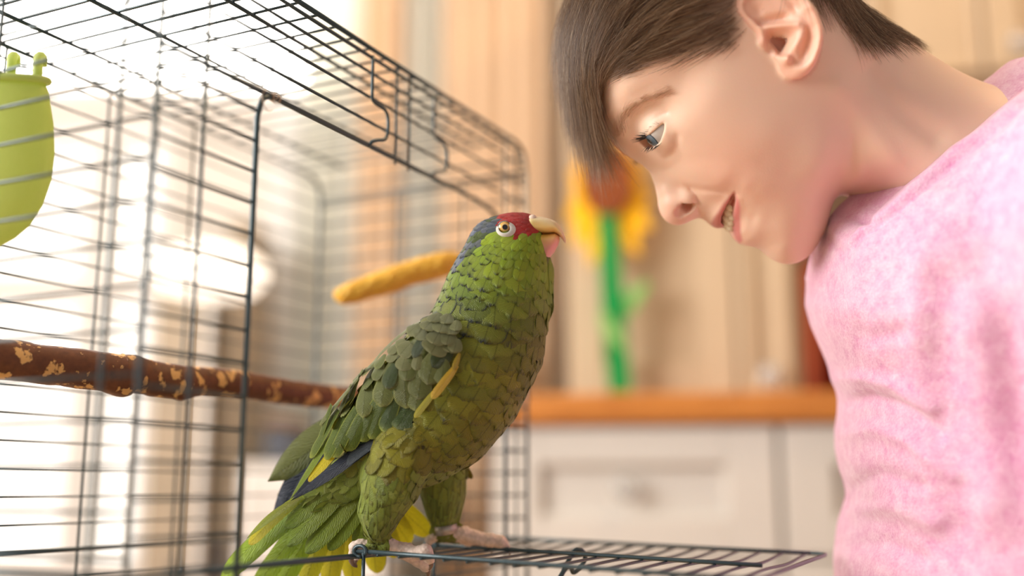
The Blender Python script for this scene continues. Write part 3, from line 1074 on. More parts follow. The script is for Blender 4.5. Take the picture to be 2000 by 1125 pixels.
gp = Grid(pc(500, 1145, 0.70) * [1, 1, 0] + [0, 0, 0.580], pc(1110, 395, 0.70) * [1, 1, 0] + [0, 0, 0.735], 0.00105)
GX, GY, GD = gp.X, gp.Y, gp.D
LAT = 0.92            # the bird is a little narrower than deep
GDs = DP + (GD - DP) / LAT
spine = [(1003, 462, 40), (990, 480, 50), (985, 515, 76), (975, 560, 90), (963, 610, 96), (945, 675, 108), (900, 745, 117), (855, 808, 110), (806, 856, 92), (745, 900, 62), (685, 940, 40), (615, 985, 20)]
SP = [pr(*s) for s in spine]
body = np.full(tuple(gp.n), 0.05, np.float32)
for (a, ra), (b_, rb) in zip(SP[:-1], SP[1:]):
    gp.blend(body, a, ra, b_, rb, 0.008, (DP, LAT))
# cheek and throat ruff
body = smin(body, ellipsoid(GX, GY, GDs, pc(1010, 500, DP).astype(np.float32), (0.0150, 0.0165, 0.0190)), np.float32(0.010)).astype(np.float32)
gp.blend(body, *pr(1052, 522, 22), *pr(1040, 590, 24), 0.008, (DP, LAT))
gp.blend(body, *pr(1028, 446, 24), *pr(960, 470, 34), 0.008, (DP, LAT))
# thighs
dn, df = DP - 0.020, DP + 0.028
for (d, pts) in ((dn, [(790, 880, 58), (762, 950, 50), (742, 1000, 36), (738, 1035, 20)]), (df, [(862, 925, 50), (866, 965, 38), (868, 1005, 26), (870, 1022, 14)])):
    for q0, q1 in zip(pts[:-1], pts[1:]):
        a, ra = pr(*q0, d); b_, rb = pr(*q1, d)
        gp.blend(body, a, ra, b_, rb, 0.006)
# wing lenses on both sides
for sg in (-1, 1):
    a = pc(845, 690, DP + sg * 0.019); b_ = pc(690, 840, DP + sg * 0.013)
    gp.blend(body, a, 0.0170, b_, 0.0100, 0.010)
# feet: scaly toes, part of the same skin
dfn, dff = 0.628, 0.672
FEET = []
def toe(pts, d):
    pts = [(x, y, r, d + (q[0] if q else 0)) for x, y, r, *q in pts]
    FEET.append(pts)
toe([(740, 1030, 12), (752, 1058, 13), (764, 1068, 15)], dfn)
toe([(764, 1068, 14), (796, 1074, 13), (812, 1080, 12, -0.004), (830, 1078, 15, -0.006), (839, 1092, 11, -0.006)], dfn)
toe([(760, 1068, 12), (790, 1082, 11, 0.006), (815, 1095, 11, 0.009), (832, 1106, 12, 0.010)], dfn)
toe([(760, 1068, 12), (730, 1067, 11), (705, 1063, 10), (692, 1068, 10), (688, 1082, 8)], dfn)
toe([(755, 1068, 11), (728, 1072, 9, 0.008), (704, 1080, 8, 0.012), (696, 1090, 6, 0.012)], dfn)
toe([(869, 1015, 13), (866, 1036, 13), (872, 1042, 14)], dff)
toe([(872, 1042, 14), (905, 1042, 14), (930, 1050, 13), (942, 1053, 12), (958, 1055, 13), (978, 1058, 12), (988, 1066, 8)], dff)
toe([(872, 1042, 13), (900, 1050, 12, 0.006), (925, 1060, 12, 0.012), (950, 1066, 10, 0.014)], dff)
toe([(872, 1042, 12), (852, 1046, 11), (839, 1055, 8), (836, 1064, 5)], dff)
foot = np.full(tuple(gp.n), 0.05, np.float32)
for pts in FEET:
    for q0, q1 in zip(pts[:-1], pts[1:]):
        a, b_ = pc(q0[0], q0[1], q0[3]), pc(q1[0], q1[1], q1[3])
        gp.blend(foot, a, q0[2] * q0[3] / FPX, b_, q1[2] * q1[3] / FPX, 0.0015)
rip = (0.0004 * np.sin(GX * 2400) * np.cos(GY * 1500)).astype(np.float32)
FB = smin(body, foot + rip, np.float32(0.002)).astype(np.float32)
Vc, Q = surface_nets(FB, gp.o, gp.h)
nrm = gp.grad(FB, Vc)
fd_ = gp.sample(foot, Vc); bd_ = gp.sample(body, Vc)
is_foot = fd_ < bd_
# skin / down colours under the feathers
base = np.tile(srgb(96, 104, 34), (len(Vc), 1))
base[is_foot] = srgb(236, 214, 200)

M_down, nt, b = material('parrot_skin_and_down')
at = node(nt, 'ShaderNodeVertexColor'); at.layer_name = 'Col'
vo = node(nt, 'ShaderNodeTexVoronoi'); vo.inputs['Scale'].default_value = 420
tc = node(nt, 'ShaderNodeTexCoord'); nt.links.new(tc.outputs['Object'], vo.inputs['Vector'])
nt.links.new(mixc(nt, at.outputs[0], (0.45, 0.42, 0.38), math_node(nt, 'MULTIPLY', vo.outputs['Distance'], 0.55), 'MULTIPLY'), b.inputs['Base Color'])
bp = node(nt, 'ShaderNodeBump'); bp.inputs['Strength'].default_value = 0.5; bp.inputs['Distance'].default_value = 0.0008; bp.invert = True
nt.links.new(vo.outputs['Distance'], bp.inputs['Height']); nt.links.new(bp.outputs[0], b.inputs['Normal'])
b.inputs['Roughness'].default_value = 0.6
par_base = W(790, 1085, DP)
parrot = empty('parrot', par_base)
props(parrot, 'green parrot with red forehead standing on the folded-down cage door', 'parrot')
mk('body', c2w(Vc), Q, M_down, parrot, colors=base)

# ---- feather material: colour and rim per feather, barbs and shaft from the feather's own UV
def feather_mat(name, rough=0.45):
    m, nt, b = material(name)
    c = node(nt, 'ShaderNodeVertexColor'); c.layer_name = 'Col'
    r = node(nt, 'ShaderNodeVertexColor'); r.layer_name = 'Rim'
    uv = node(nt, 'ShaderNodeUVMap'); uv.uv_map = 'UVMap'
    sx = node(nt, 'ShaderNodeSeparateXYZ'); nt.links.new(uv.outputs[0], sx.inputs[0])
    u, v = sx.outputs[0], sx.outputs[1]
    au = math_node(nt, 'ABSOLUTE', math_node(nt, 'SUBTRACT', u, 0.5))
    # barbs: slanted fine lines running from the shaft towards the edge
    ph = math_node(nt, 'ADD', math_node(nt, 'MULTIPLY', v, 150.0), math_node(nt, 'MULTIPLY', au, -95.0))
    nz = node(nt, 'ShaderNodeTexNoise'); nz.inputs['Scale'].default_value = 9; nt.links.new(uv.outputs[0], nz.inputs['Vector'])
    ph = math_node(nt, 'ADD', ph, math_node(nt, 'MULTIPLY', nz.outputs['Fac'], 14.0))
    barb = math_node(nt, 'MULTIPLY_ADD', math_node(nt, 'SINE', ph), 0.5, 0.5)
    nz2 = node(nt, 'ShaderNodeTexNoise'); nz2.inputs['Scale'].default_value = 3.5
    tc = node(nt, 'ShaderNodeTexCoord'); nt.links.new(uv.outputs[0], nz2.inputs['Vector'])
    col = mixc(nt, c.outputs[0], (0.50, 0.50, 0.46), math_node(nt, 'MULTIPLY', barb, 0.58), 'MULTIPLY')
    # rim near tip and edges (uses distance from the outline)
    e1 = math_node(nt, 'MULTIPLY', au, 2.0)
    e1 = math_node(nt, 'POWER', e1, 14.0)
    e2 = math_node(nt, 'POWER', v, 17.0)
    e = math_node(nt, 'MAXIMUM', e1, e2)
    e = math_node(nt, 'MULTIPLY', e, r.outputs['Alpha'], clamp=True)
    col = mixc(nt, col, r.outputs[0], e)
    shaft = math_node(nt, 'LESS_THAN', au, 0.018)
    col = mixc(nt, col, (0.35, 0.33, 0.25), math_node(nt, 'MULTIPLY', shaft, 0.55), 'MULTIPLY')
    nt.links.new(col, b.inputs['Base Color'])
    bp = node(nt, 'ShaderNodeBump'); bp.inputs['Strength'].default_value = 0.6; bp.inputs['Distance'].default_value = 0.0005
    nt.links.new(barb, bp.inputs['Height']); nt.links.new(bp.outputs[0], b.inputs['Normal'])
    b.inputs['Roughness'].default_value = rough
    b.inputs['Sheen Weight'].default_value = 0.15
    b.inputs['Specular IOR Level'].default_value = 0.35
    tr = node(nt, 'ShaderNodeBsdfTranslucent'); nt.links.new(col, tr.inputs[0])
    ms = node(nt, 'ShaderNodeMixShader'); ms.inputs[0].default_value = 0.28
    nt.links.new(b.outputs[0], ms.inputs[1]); nt.links.new(tr.outputs[0], ms.inputs[2])
    nt.links.new(ms.outputs[0], nt.nodes['Material Output'].inputs[0])
    return m


M_feather = feather_mat('feather')

NC, NRW = 11, 8


def outline(v, kind):
    if kind == 'round':
        return np.where(v < 0.62, 0.42 + 0.58 * np.sin(np.clip(v / 0.62, 0, 1) * math.pi / 2), np.sqrt(np.clip(1 - ((v - 0.62) / 0.385) ** 2, 0, 1)))
    if kind == 'blunt':
        return np.where(v < 0.6, 0.45 + 0.55 * np.sin(np.clip(v / 0.6, 0, 1) * math.pi / 2), np.clip(1 - (np.clip(v - 0.6, 0, 1) / 0.402) ** 3.0, 0, 1) ** 0.45)
    if kind == 'long':
        return np.where(v < 0.8, 0.55 + 0.45 * np.sin(np.clip(v / 0.45, 0, 1) * math.pi / 2), np.sqrt(np.clip(1 - ((v - 0.8) / 0.205) ** 2.2, 0, 1)))
    if kind == 'point':
        return np.where(v < 0.5, 0.5 + 0.5 * np.sin(np.clip(v / 0.5, 0, 1) * math.pi / 2), np.clip(1 - ((v - 0.5) / 0.5) ** 2.0, 0.02, 1))


def feather_geo(P, T, N, Wd, kind='round', camber=0.12, rag=0.0, seed=0):
    """P: centreline points (m,3) base to tip, N: normals, Wd: full width. Camber bends the vane down towards its edges."""
    m = len(P)
    v = np.linspace(0, 1, m)
    v = 1 - (1 - v) ** 1.5 if kind != 'point' else v
    # resample centreline at v
    s = np.linspace(0, 1, m)
    P = np.stack([np.interp(v, s, P[:, k]) for k in range(3)], 1)
    N = np.stack([np.interp(v, s, N[:, k]) for k in range(3)], 1)
    T = np.gradient(P, axis=0); T /= np.linalg.norm(T, axis=1)[:, None] + 1e-12
    B = np.cross(T, N); B /= np.linalg.norm(B, axis=1)[:, None] + 1e-12
    N = np.cross(B, T)
    u = np.linspace(-1, 1, NC)
    half = 0.5 * Wd * outline(v, kind)
    rs = np.random.default_rng(seed)
    jag = rs.normal(0, rag, NC) * Wd
    V = P[:, None] + B[:, None] * (half[:, None] * u[None])[..., None] - N[:, None] * (camber * Wd * (u[None] ** 2) * np.ones((m, 1)))[..., None]
    V = V + T[:, None] * (jag[None] * np.clip((v[:, None] - 0.75) / 0.25, 0, 1))[..., None]
    uv = np.stack([np.broadcast_to((u + 1) / 2, (m, NC)), np.broadcast_to(v[:, None], (m, NC))], -1)
    F = [(i * NC + k, i * NC + k + 1, (i + 1) * NC + k + 1, (i + 1) * NC + k) for i in range(m - 1) for k in range(NC - 1)]
    return V.reshape(-1, 3), F, uv.reshape(-1, 2), np.repeat(v, NC)


def feather_obj(name, geo, col0, col1, rim, parent):
    V, F, uv, v = geo
    c = np.asarray(col0)[None] * (1 - v[:, None]) + np.asarray(col1)[None] * v[:, None]
    return mk(name, V, F, M_feather, parent, colors=c, uvs=uv, rim=np.tile(rim, (len(V), 1)))


# ---- contour feathers over head, neck, breast, belly, thighs
chainP = np.array([s[0] for s in SP])
cand_ok = (~is_foot) & (bd_ < 0.0006)
vx = CX + FPX * Vc[:, 0] / Vc[:, 2]; vy = CY - FPX * Vc[:, 1] / Vc[:, 2]
thigh_near = (np.abs(vx - 752) < 62) & (vy > 900) & (Vc[:, 2] < DP + 0.005)
thigh_far = (vx > 815) & (vy > 915) & (Vc[:, 2] > DP + 0.004)
wing_zone = poly_dist(vx, vy, [(893, 640), (888, 690), (820, 800), (760, 832), (640, 905), (600, 900), (640, 835), (720, 730), (790, 650), (840, 622)]) < -4
wing_zone &= np.abs(Vc[:, 2] - DP) > 0.012
facehole = np.hypot((vx - 987) / 20, (vy - 448) / 15) < 1
beakzone = poly_dist(vx, vy, [(1042, 412), (1046, 445), (1056, 470), (1064, 498), (1068, 525), (1110, 520), (1110, 400)]) < 0
use = cand_ok & ~wing_zone & ~facehole & ~beakzone
idx = np.nonzero(use)[0]


def spacing(x, y):
    """distance between feathers in metres by place on the bird."""
    hd = np.clip((y - 425) / 180, 0, 1)
    s = 0.0031 + 0.0066 * hd ** 1.3
    s = np.where(y > 640, 0.0098, s)
    s = np.where(y > 900, 0.0068, s)
    return s


sp_ = spacing(vx, vy)
order = idx[RNG.permutation(len(idx))]
cellh = 0.0035
buckets = {}
chosen = []
for i in order:
    p = Vc[i]; r = sp_[i]
    k = tuple((p / cellh).astype(int)); m = int(r / cellh) + 1
    ok = True
    for a in range(-m, m + 1):
        for b2 in range(-m, m + 1):
            for c in range(-m, m + 1):
                for j in buckets.get((k[0] + a, k[1] + b2, k[2] + c), ()):
                    if ((Vc[j] - p) ** 2).sum() < r * r * 0.62:
                        ok = False; break
                if not ok: break
            if not ok: break
        if not ok: break
    if ok:
        buckets.setdefault(k, []).append(i); chosen.append(i)
chosen = np.array(chosen)
# flow direction
segd = np.diff(chainP, axis=0); segd /= np.linalg.norm(segd, axis=1)[:, None]
mid = (chainP[1:] + chainP[:-1]) / 2
wgt = np.exp(-((Vc[chosen][:, None] - mid[None]) ** 2).sum(-1) / (2 * 0.022 ** 2))
flow = (wgt[..., None] * segd[None]).sum(1); flow /= np.linalg.norm(flow, axis=1)[:, None] + 1e-9
# face: feathers run back from the beak
fx, fy = vx[chosen], vy[chosen]
down = np.array([-0.12, -1.0, 0.0])
flow[thigh_near[chosen] | thigh_far[chosen]] = down
beak0 = pc(1052, 452, DP)
hw = np.clip((545 - fy) / 60, 0, 1)[:, None]
away = Vc[chosen] - beak0; away /= np.linalg.norm(away, axis=1)[:, None]
flow = flow * (1 - hw) + away * hw
PAL = dict(red=srgb(228, 54, 50), cheek=srgb(172, 200, 34), blue=srgb(112, 124, 138), neckg=srgb(142, 164, 58), olive=srgb(136, 138, 50), breast=srgb(146, 140, 42), belly=srgb(142, 144, 46), thigh=srgb(152, 166, 66), napeg=srgb(96, 116, 62))


def plumage_color(x, y):
    c = lambda k: np.array(PAL[k])
    if y > 905: return c('thigh')
    if y > 640:
        t = np.clip((y - 640) / 180, 0, 1)
        return c('olive') * (1 - t) + c('breast') * t * 0.5 + c('belly') * t * 0.5
    # head
    crown_line = 436 + (985 - x) * 0.30
    if x > 972 and y < 470 and y < 462 - max(0, 1000 - x) * 0.9 and y < 468: return c('red')
    if x > 1002 and y < 458: return c('red')
    if x <= 985 and y < 436 + (985 - x) * 0.98 and y < 512 + RNG.normal(0, 8): return c('blue') if RNG.random() < 0.7 else c('napeg')
    t = np.clip((y - 470) / 110, 0, 1)
    g = c('cheek') * (1 - t) + c('neckg') * t
    if x < 940: g = 0.6 * g + 0.4 * c('napeg')
    t2 = np.clip((y - 570) / 70, 0, 1)
    return g * (1 - t2) + c('olive') * t2


nrmc = nrm[chosen]
tt = flow - nrmc * (flow * nrmc).sum(1)[:, None]
lnv = np.linalg.norm(tt, axis=1)
keepf = lnv > 0.1
chosen, nrmc, tt, lnv = chosen[keepf], nrmc[keepf], tt[keepf], lnv[keepf]
tt = tt / lnv[:, None] + RNG.normal(0, 0.10, tt.shape)
tt -= nrmc * (tt * nrmc).sum(1)[:, None]; tt /= np.linalg.norm(tt, axis=1)[:, None]
cxs, cys, css = vx[chosen], vy[chosen], sp_[chosen]
ths = thigh_near[chosen] | thigh_far[chosen]
is_red = np.array([np.allclose(plumage_color(x, y), PAL['red']) for x, y in zip(cxs, cys)])
Lf = css * np.where(cys < 540, 2.5, 1.95) * RNG.uniform(0.9, 1.15, len(chosen)) * np.where(ths, 1.7, 1.0)
Wf = css * np.where(cys > 540, 2.25, 1.45) * RNG.uniform(0.9, 1.15, len(chosen)) * np.where(ths, 0.72, 1.0)
ssf = np.linspace(0, 1, NRW)
PF = (Vc[chosen] - tt * (Lf * 0.45)[:, None])[:, None] + tt[:, None] * (ssf[None] * Lf[:, None])[..., None]
shp = PF.shape
PF = PF.reshape(-1, 3)
for _ in range(2):
    PF = PF - gp.grad(FB, PF) * gp.sample(FB, PF)[:, None]
GF = gp.grad(FB, PF)
lf = (css[:, None] * (0.03 + np.where(cys < 640, 0.25, np.where(ths, 0.10, 0.15))[:, None] * ssf[None]) * np.where(is_red, 0.4, 1.0)[:, None]).ravel()
PF = (PF + GF * lf[:, None]).reshape(shp); GF = GF.reshape(shp)
feats = []
for q, i in enumerate(chosen):
    x, y = cxs[q], cys[q]
    geo = feather_geo(PF[q], None, GF[q], Wf[q], 'blunt', 0.07, rag=0.045, seed=int(i))
    col = plumage_color(x, y) * RNG.uniform(0.78, 1.16) * np.array([RNG.uniform(0.93, 1.07), 1.0, RNG.uniform(0.8, 1.2)])
    if is_red[q]:
        rimc, st = col * 0.85, 0.15
    elif y < 660 and y > 470:
        rimc = np.array(srgb(46, 56, 52)); st = 1.5 * np.clip((1060 - x) / 130, 0.15, 1)
    elif y > 640:
        rimc = np.array(srgb(60, 62, 24)); st = 0.7
    else:
        rimc = col * 0.5; st = 0.4
    feats.append((geo, col * (1.0 if is_red[q] else 1.12), col * (1.0 if is_red[q] else 1.12), rimc, st, nrmc[q][2] < 0.25, css[q], y))

order = sorted(range(len(feats)), key=lambda k: (-int(feats[k][5]), -feats[k][6]))
single, rest = order[:290], order[290:]
def rim4(c, s): return (*np.asarray(c)[:3], s)
for k in single:
    geo, c0, c1, rc, st, *_ = feats[k]
    feather_obj('feather', (c2w(geo[0]), *geo[1:]), c0, c1, rim4(rc, st), parrot)
Vs, Fs, Us, Cs, Rs, off = [], [], [], [], [], 0
for k in rest:
    (V, F, uv, v), c0, c1, rc, st, *_ = feats[k]
    Vs.append(V); Us.append(uv); Fs += [tuple(a + off for a in f) for f in F]; off += len(V)
    Cs.append(np.asarray(c0)[None] * (1 - v[:, None]) + np.asarray(c1)[None] * v[:, None])
    Rs.append(np.tile(rim4(rc, st), (len(V), 1)))
pl = mk('small_feathers', c2w(np.concatenate(Vs)), Fs, M_feather, parrot, colors=np.concatenate(Cs), uvs=np.concatenate(Us), rim=np.concatenate(Rs))
pl['kind'] = 'stuff'

# ---- wing feathers traced row by row; each lies on the bird's side
wing = empty('wing', W(850, 690, DP - 0.03), parrot)
G_cov, R_cov = srgb(120, 130, 72), srgb(176, 182, 106)
G_less, R_less = srgb(138, 142, 94), srgb(164, 164, 116)
G_sec, R_sec = srgb(104, 126, 46), srgb(186, 198, 80)
G_dark, R_dark = srgb(78, 100, 54), srgb(120, 140, 70)
TEAL, NAVY, BLK = srgb(44, 70, 66), srgb(46, 56, 76), srgb(22, 26, 28)
YEL, LIME, GRN = srgb(232, 214, 36), srgb(176, 200, 40), srgb(120, 160, 36)
WF = []
def wf(bx, by, tx, ty, w, c, r, kind='round', off=0.0, lift=0.0012, rs=0.9):
    WF.append((bx, by, tx, ty, w, c, r, kind, off, lift, rs))
# flight feathers, undermost first
wf(775, 830, 562, 979, 26, NAVY, BLK, 'point', -0.0030, 0.0002, 0.5)
wf(765, 838, 573, 974, 20, srgb(84, 96, 108), BLK, 'point', -0.0022, 0.0002, 0.5)
wf(760, 840, 640, 925, 20, TEAL, BLK, 'point', -0.0018, 0.0004, 0.4)
wf(690, 838, 601, 940, 20, YEL, srgb(226, 120, 30), 'long', -0.0014, 0.0003, 0.2)
wf(660, 830, 566, 976, 16, srgb(140, 164, 52), R_sec, 'point', -0.0010, 0.0003, 0.8)
wf(760, 832, 676, 895, 22, TEAL, srgb(130, 150, 130), 'round', -0.0008, 0.0006, 0.6)
wf(745, 835, 673, 888, 18, srgb(56, 84, 64), srgb(150, 165, 140), 'round', -0.0004, 0.0006, 0.6)
# secondaries
for k, q in enumerate([(664, 800, 611, 894, 24), (682, 800, 640, 895, 27), (700, 795, 655, 890, 27), (722, 792, 679, 876, 31), (742, 775, 708, 859, 30), (758, 768, 727, 854, 30), (778, 760, 752, 842, 30)]):
    wf(*q, G_sec if k < 6 else G_dark, R_sec, 'long', 0.0002 + 0.0002 * k, 0.0008, 1.0)
wf(820, 762, 777, 838, 50, G_dark, srgb(150, 160, 96), 'long', 0.0004, 0.0012, 0.6)
wf(650, 790, 622, 878, 20, G_sec, R_sec, 'long', 0.0, 0.0006, 0.9)
# greater coverts
for k, q in enumerate([(690, 752, 664, 824, 24), (706, 738, 676, 817, 34), (722, 742, 713, 815, 38), (760, 728, 747, 793, 44), (790, 726, 797, 795, 48), (820, 735, 815, 800, 44)]):
    wf(*q, G_cov, R_cov, 'round', 0.0006 + 0.0002 * k, 0.0012, 1.0)
# median coverts
for k, q in enumerate([(742, 712, 720, 765, 30), (775, 702, 762, 760, 38), (803, 700, 796, 742, 36), (826, 722, 819, 777, 48), (852, 686, 836, 748, 48), (868, 700, 862, 748, 34), (756, 705, 742, 748, 28), (720, 728, 698, 776, 26)]):
    wf(*q, G_cov, R_less, 'round', 0.0010 + 0.0002 * k, 0.0014, 0.6)
# dark loosened feathers
wf(884, 676, 845, 716, 36, srgb(72, 88, 46), BLK, 'round', 0.0016, 0.0012, 0.2)
wf(776, 712, 760, 758, 30, srgb(74, 92, 52), R_less, 'round', 0.0020, 0.0012, 0.3)
wf(832, 655, 812, 700, 22, srgb(76, 92, 66), R_less, 'round', 0.0018, 0.001, 0.3)
# lesser coverts and scapulars
rows = [[(797, 695, 790, 724, 36), (808, 672, 788, 697, 38), (822, 690, 815, 721, 22), (858, 664, 842, 692, 54), (882, 668, 876, 690, 40), (778, 688, 769, 712, 26)],
        [(832, 648, 816, 666, 34), (800, 668, 786, 686, 30), (858, 652, 846, 676, 40), (878, 650, 870, 678, 38), (785, 678, 772, 698, 26), (892, 664, 884, 690, 30)],
        [(848, 634, 832, 654, 34), (868, 632, 858, 658, 36), (886, 632, 880, 660, 34), (826, 642, 806, 662, 30)],
        [(862, 622, 846, 642, 30), (882, 620, 872, 642, 32), (898, 630, 892, 652, 24)],
        [(764, 700, 748, 728, 24), (748, 716, 728, 744, 24), (732, 730, 708, 758, 22), (716, 748, 690, 784, 22), (700, 768, 672, 806, 20), (680, 792, 648, 836, 20)]]
for k, row in enumerate(rows):
    for j, q in enumerate(row):
        wf(*q, G_less if k < 4 else G_cov, R_less if k < 4 else R_cov, 'round', 0.0016 + 0.0006 * min(k, 3) + 0.0001 * j, 0.0012, 0.7)
# dark upper edge feathers along the back
for q in [(888, 618, 830, 628, 13), (846, 620, 796, 650, 14), (812, 636, 770, 672, 14), (784, 656, 742, 700, 14), (756, 682, 712, 738, 14)]:
    wf(*q, G_less, R_less, 'long', 0.0002, 0.0006, 0.4)
# yellow bend of the wing
wf(897, 690, 884, 722, 12, srgb(190, 160, 40), YEL, 'round', 0.0030, 0.001, 0.3)
wf(893, 712, 846, 776, 17, srgb(218, 176, 44), YEL, 'long', 0.0034, 0.001, 0.5)
wf(856, 758, 815, 813, 13, srgb(186, 178, 50), YEL, 'long', 0.0030, 0.001, 0.5)
for k, (bx, by, tx, ty, w, c, r, kind, off, lift, rs) in enumerate(WF):
    m = NRW + 2
    ss = np.linspace(0, 1, m)
    xs, ys = bx + (tx - bx) * ss, by + (ty - by) * ss
    d = gp.hit(body, xs, ys, 0.582, 0.72)
    last = DP - 0.020
    for a in range(m):
        if np.isnan(d[a]): d[a] = last + 0.0012
        if a and d[a] > last + 0.006: d[a] = last + 0.002
        last = d[a]
    # smooth the depths so that the vane stays a vane
    co = np.polyfit(ss, d, 2); d = np.polyval(co, ss)
    P = np.stack([(xs - CX) / FPX * d, (CY - ys) / FPX * d, d], 1)
    N = gp.grad(body, P); N = N.mean(0)[None] * 0.6 + N * 0.4 + np.array([0, 0, -0.5]); N /= np.linalg.norm(N, axis=1)[:, None]
    P = P + N * (0.0012 + 1.4 * off + lift * ss)[:, None]
    dm = float(d.mean())
    V, F, uv, v = feather_geo(P, None, N, w * dm / FPX, kind, 0.06, rag=0.008, seed=k)
    cc = np.asarray(c) * RNG.uniform(0.9, 1.1)
    feather_obj('feather', (c2w(V), F, uv, v), cc, cc, rim4(r, rs), wing)
wing['label'] = 'near wing with overlapping green feathers and yellow edge'

# ---- far wing: a few feathers showing past the back
fw = empty('wing', W(600, 920, DP + 0.02), parrot)
fw['label'] = 'far wing tip, olive green and dark blue'
for bx, by, tx, ty, w, c, d0, d1 in [(720, 800, 522, 940, 84, G_cov, DP + 0.022, DP + 0.020), (690, 830, 540, 968, 34, srgb(188, 188, 156), DP + 0.028, DP + 0.026), (680, 840, 530, 1012, 74, NAVY, DP + 0.020, DP + 0.018), (690, 830, 560, 990, 40, NAVY, DP + 0.014, DP + 0.013)]:
    ss = np.linspace(0, 1, 10); d = d0 + (d1 - d0) * ss
    xs, ys = bx + (tx - bx) * ss, by + (ty - by) * ss
    P = np.stack([(xs - CX) / FPX * d, (CY - ys) / FPX * d, d], 1)
    N = np.tile([0.2, 0.4, -0.9], (10, 1)); N /= np.linalg.norm(N, axis=1)[:, None]
    V, F, uv, v = feather_geo(P, None, N, w * d0 / FPX, 'point', 0.08)
    feather_obj('feather', (c2w(V), F, uv, v), c, c, rim4(np.asarray(c) * 0.8, 0.4), fw)

# ---- tail: fanned feathers, yellow tips, and the olive under-tail feathers over them
tail = empty('tail', W(650, 980, DP), parrot)
tail['label'] = 'fanned tail with broad yellow tips'
def tf(bx, by, tx, ty, w, c0, c1, d0, d1, kind='long', camb=0.06, st=0.5):
    ss = np.linspace(0, 1, 12); d = d0 + (d1 - d0) * ss
    sag = 6 * np.sin(ss * math.pi)
    xs, ys = bx + (tx - bx) * ss, by + (ty - by) * ss - sag
    P = np.stack([(xs - CX) / FPX * d, (CY - ys) / FPX * d, d], 1)
    N = np.tile([-0.25, 0.25, -0.93], (12, 1)); N /= np.linalg.norm(N, axis=1)[:, None]
    V, F, uv, v = feather_geo(P, None, N, w * (d0 + d1) / 2 / FPX, kind, camb, rag=0.01, seed=int(tx))
    feather_obj('feather', (c2w(V), F, uv, v), c0, c1, rim4(np.asarray(c1) * 0.8, st), tail)
OL, OLD = srgb(140, 148, 44), srgb(96, 104, 30)
TY, TG = srgb(236, 226, 44), srgb(176, 206, 40)
for k, (tx, ty, w, c0, c1, dd) in enumerate([
        (838, 1046, 44, YEL, TY, 0.030), (800, 1062, 46, srgb(200, 190, 30), TY, 0.028), (770, 1090, 48, OL, TY, 0.026), (735, 1120, 50, OL, TY, 0.024), (690, 1142, 50, OL, TY, 0.020), (640, 1152, 48, OL, TY, 0.016),
        (590, 1158, 46, GRN, TY, 0.012), (540, 1160, 44, GRN, TG, 0.009), (492, 1158, 42, GRN, TG, 0.006), (432, 1130, 40, GRN, TG, 0.003)]):
    tf(690 + 6 * k if tx > 700 else 670, 925, tx, ty, w, c0, c1, DP + dd * 0.6, DP + dd + 0.004)
tf(640, 940, 437, 1118, 34, GRN, TG, DP - 0.000, DP + 0.002)
tf(592, 968, 486, 1063, 24, LIME, YEL, DP - 0.006, DP - 0.004, st=0.2)
tf(585, 972, 481, 1052, 15, srgb(150, 150, 60), srgb(170, 190, 60), DP - 0.0075, DP - 0.006, 'point')
for bx, by, tx, ty, w in [(700, 930, 560, 1066, 44), (720, 940, 596, 1080, 50), (735, 945, 640, 1074, 46), (690, 920, 556, 1030, 42), (760, 940, 690, 1066, 44), (665, 930, 570, 1015, 36), (745, 920, 655, 1010, 44), (720, 905, 620, 985, 44), (770, 925, 720, 1010, 44)]:
    k = RNG.uniform(0.85, 1.1)
    tf(bx, by, tx, ty, w, np.array(OL) * k, np.array(srgb(132, 160, 44)) * k, DP - 0.010, DP - 0.008 + 0.00005 * (1080 - ty), 'round', 0.1, 0.4)

# ---- beak: inflated side profiles
def inflate(name, poly, dmid, half, mat, parent, h=0.0005, rnd=0.7, colf=None):
    P = np.array([pc(x, y, dmid)[:2] for x, y in poly])
    lo, hi = P.min(0) - 0.004, P.max(0) + 0.004
    g = Grid([*lo, dmid - half - 0.003], [*hi, dmid + half + 0.003], h)
    sd = poly_dist(g.X[:, :, 0].repeat(g.n[1], 1), g.Y[:, :, 0].repeat(g.n[0], 0), P)
    ins = np.clip(-sd, 0, None)
    R = max(ins.max(), 1e-6)
    hh = half * np.sqrt(np.clip(1 - (1 - np.clip(ins / (R * rnd), 0, 1)) ** 2, 0, 1))
    hh = np.where(sd > 0, -sd, hh)
    f = (np.abs(g.D - dmid) - hh[..., None]).astype(np.float32)
    V, Q = surface_nets(f, g.o, g.h)
    # a little relaxing
    me_n = len(V)
    for _ in range(3):
        acc = np.zeros_like(V); cnt = np.zeros(me_n)
        for a in range(4):
            np.add.at(acc, Q[:, a], V[Q[:, (a + 1) % 4]]); np.add.at(cnt, Q[:, a], 1)
            np.add.at(acc, Q[:, a], V[Q[:, (a - 1) % 4]]); np.add.at(cnt, Q[:, a], 1)
        V = 0.5 * V + 0.5 * acc / cnt[:, None]
    cols = colf(CX + FPX * V[:, 0] / V[:, 2], CY - FPX * V[:, 1] / V[:, 2]) if colf else None
    return mk(name, c2w(V), Q, mat, parent, colors=cols)


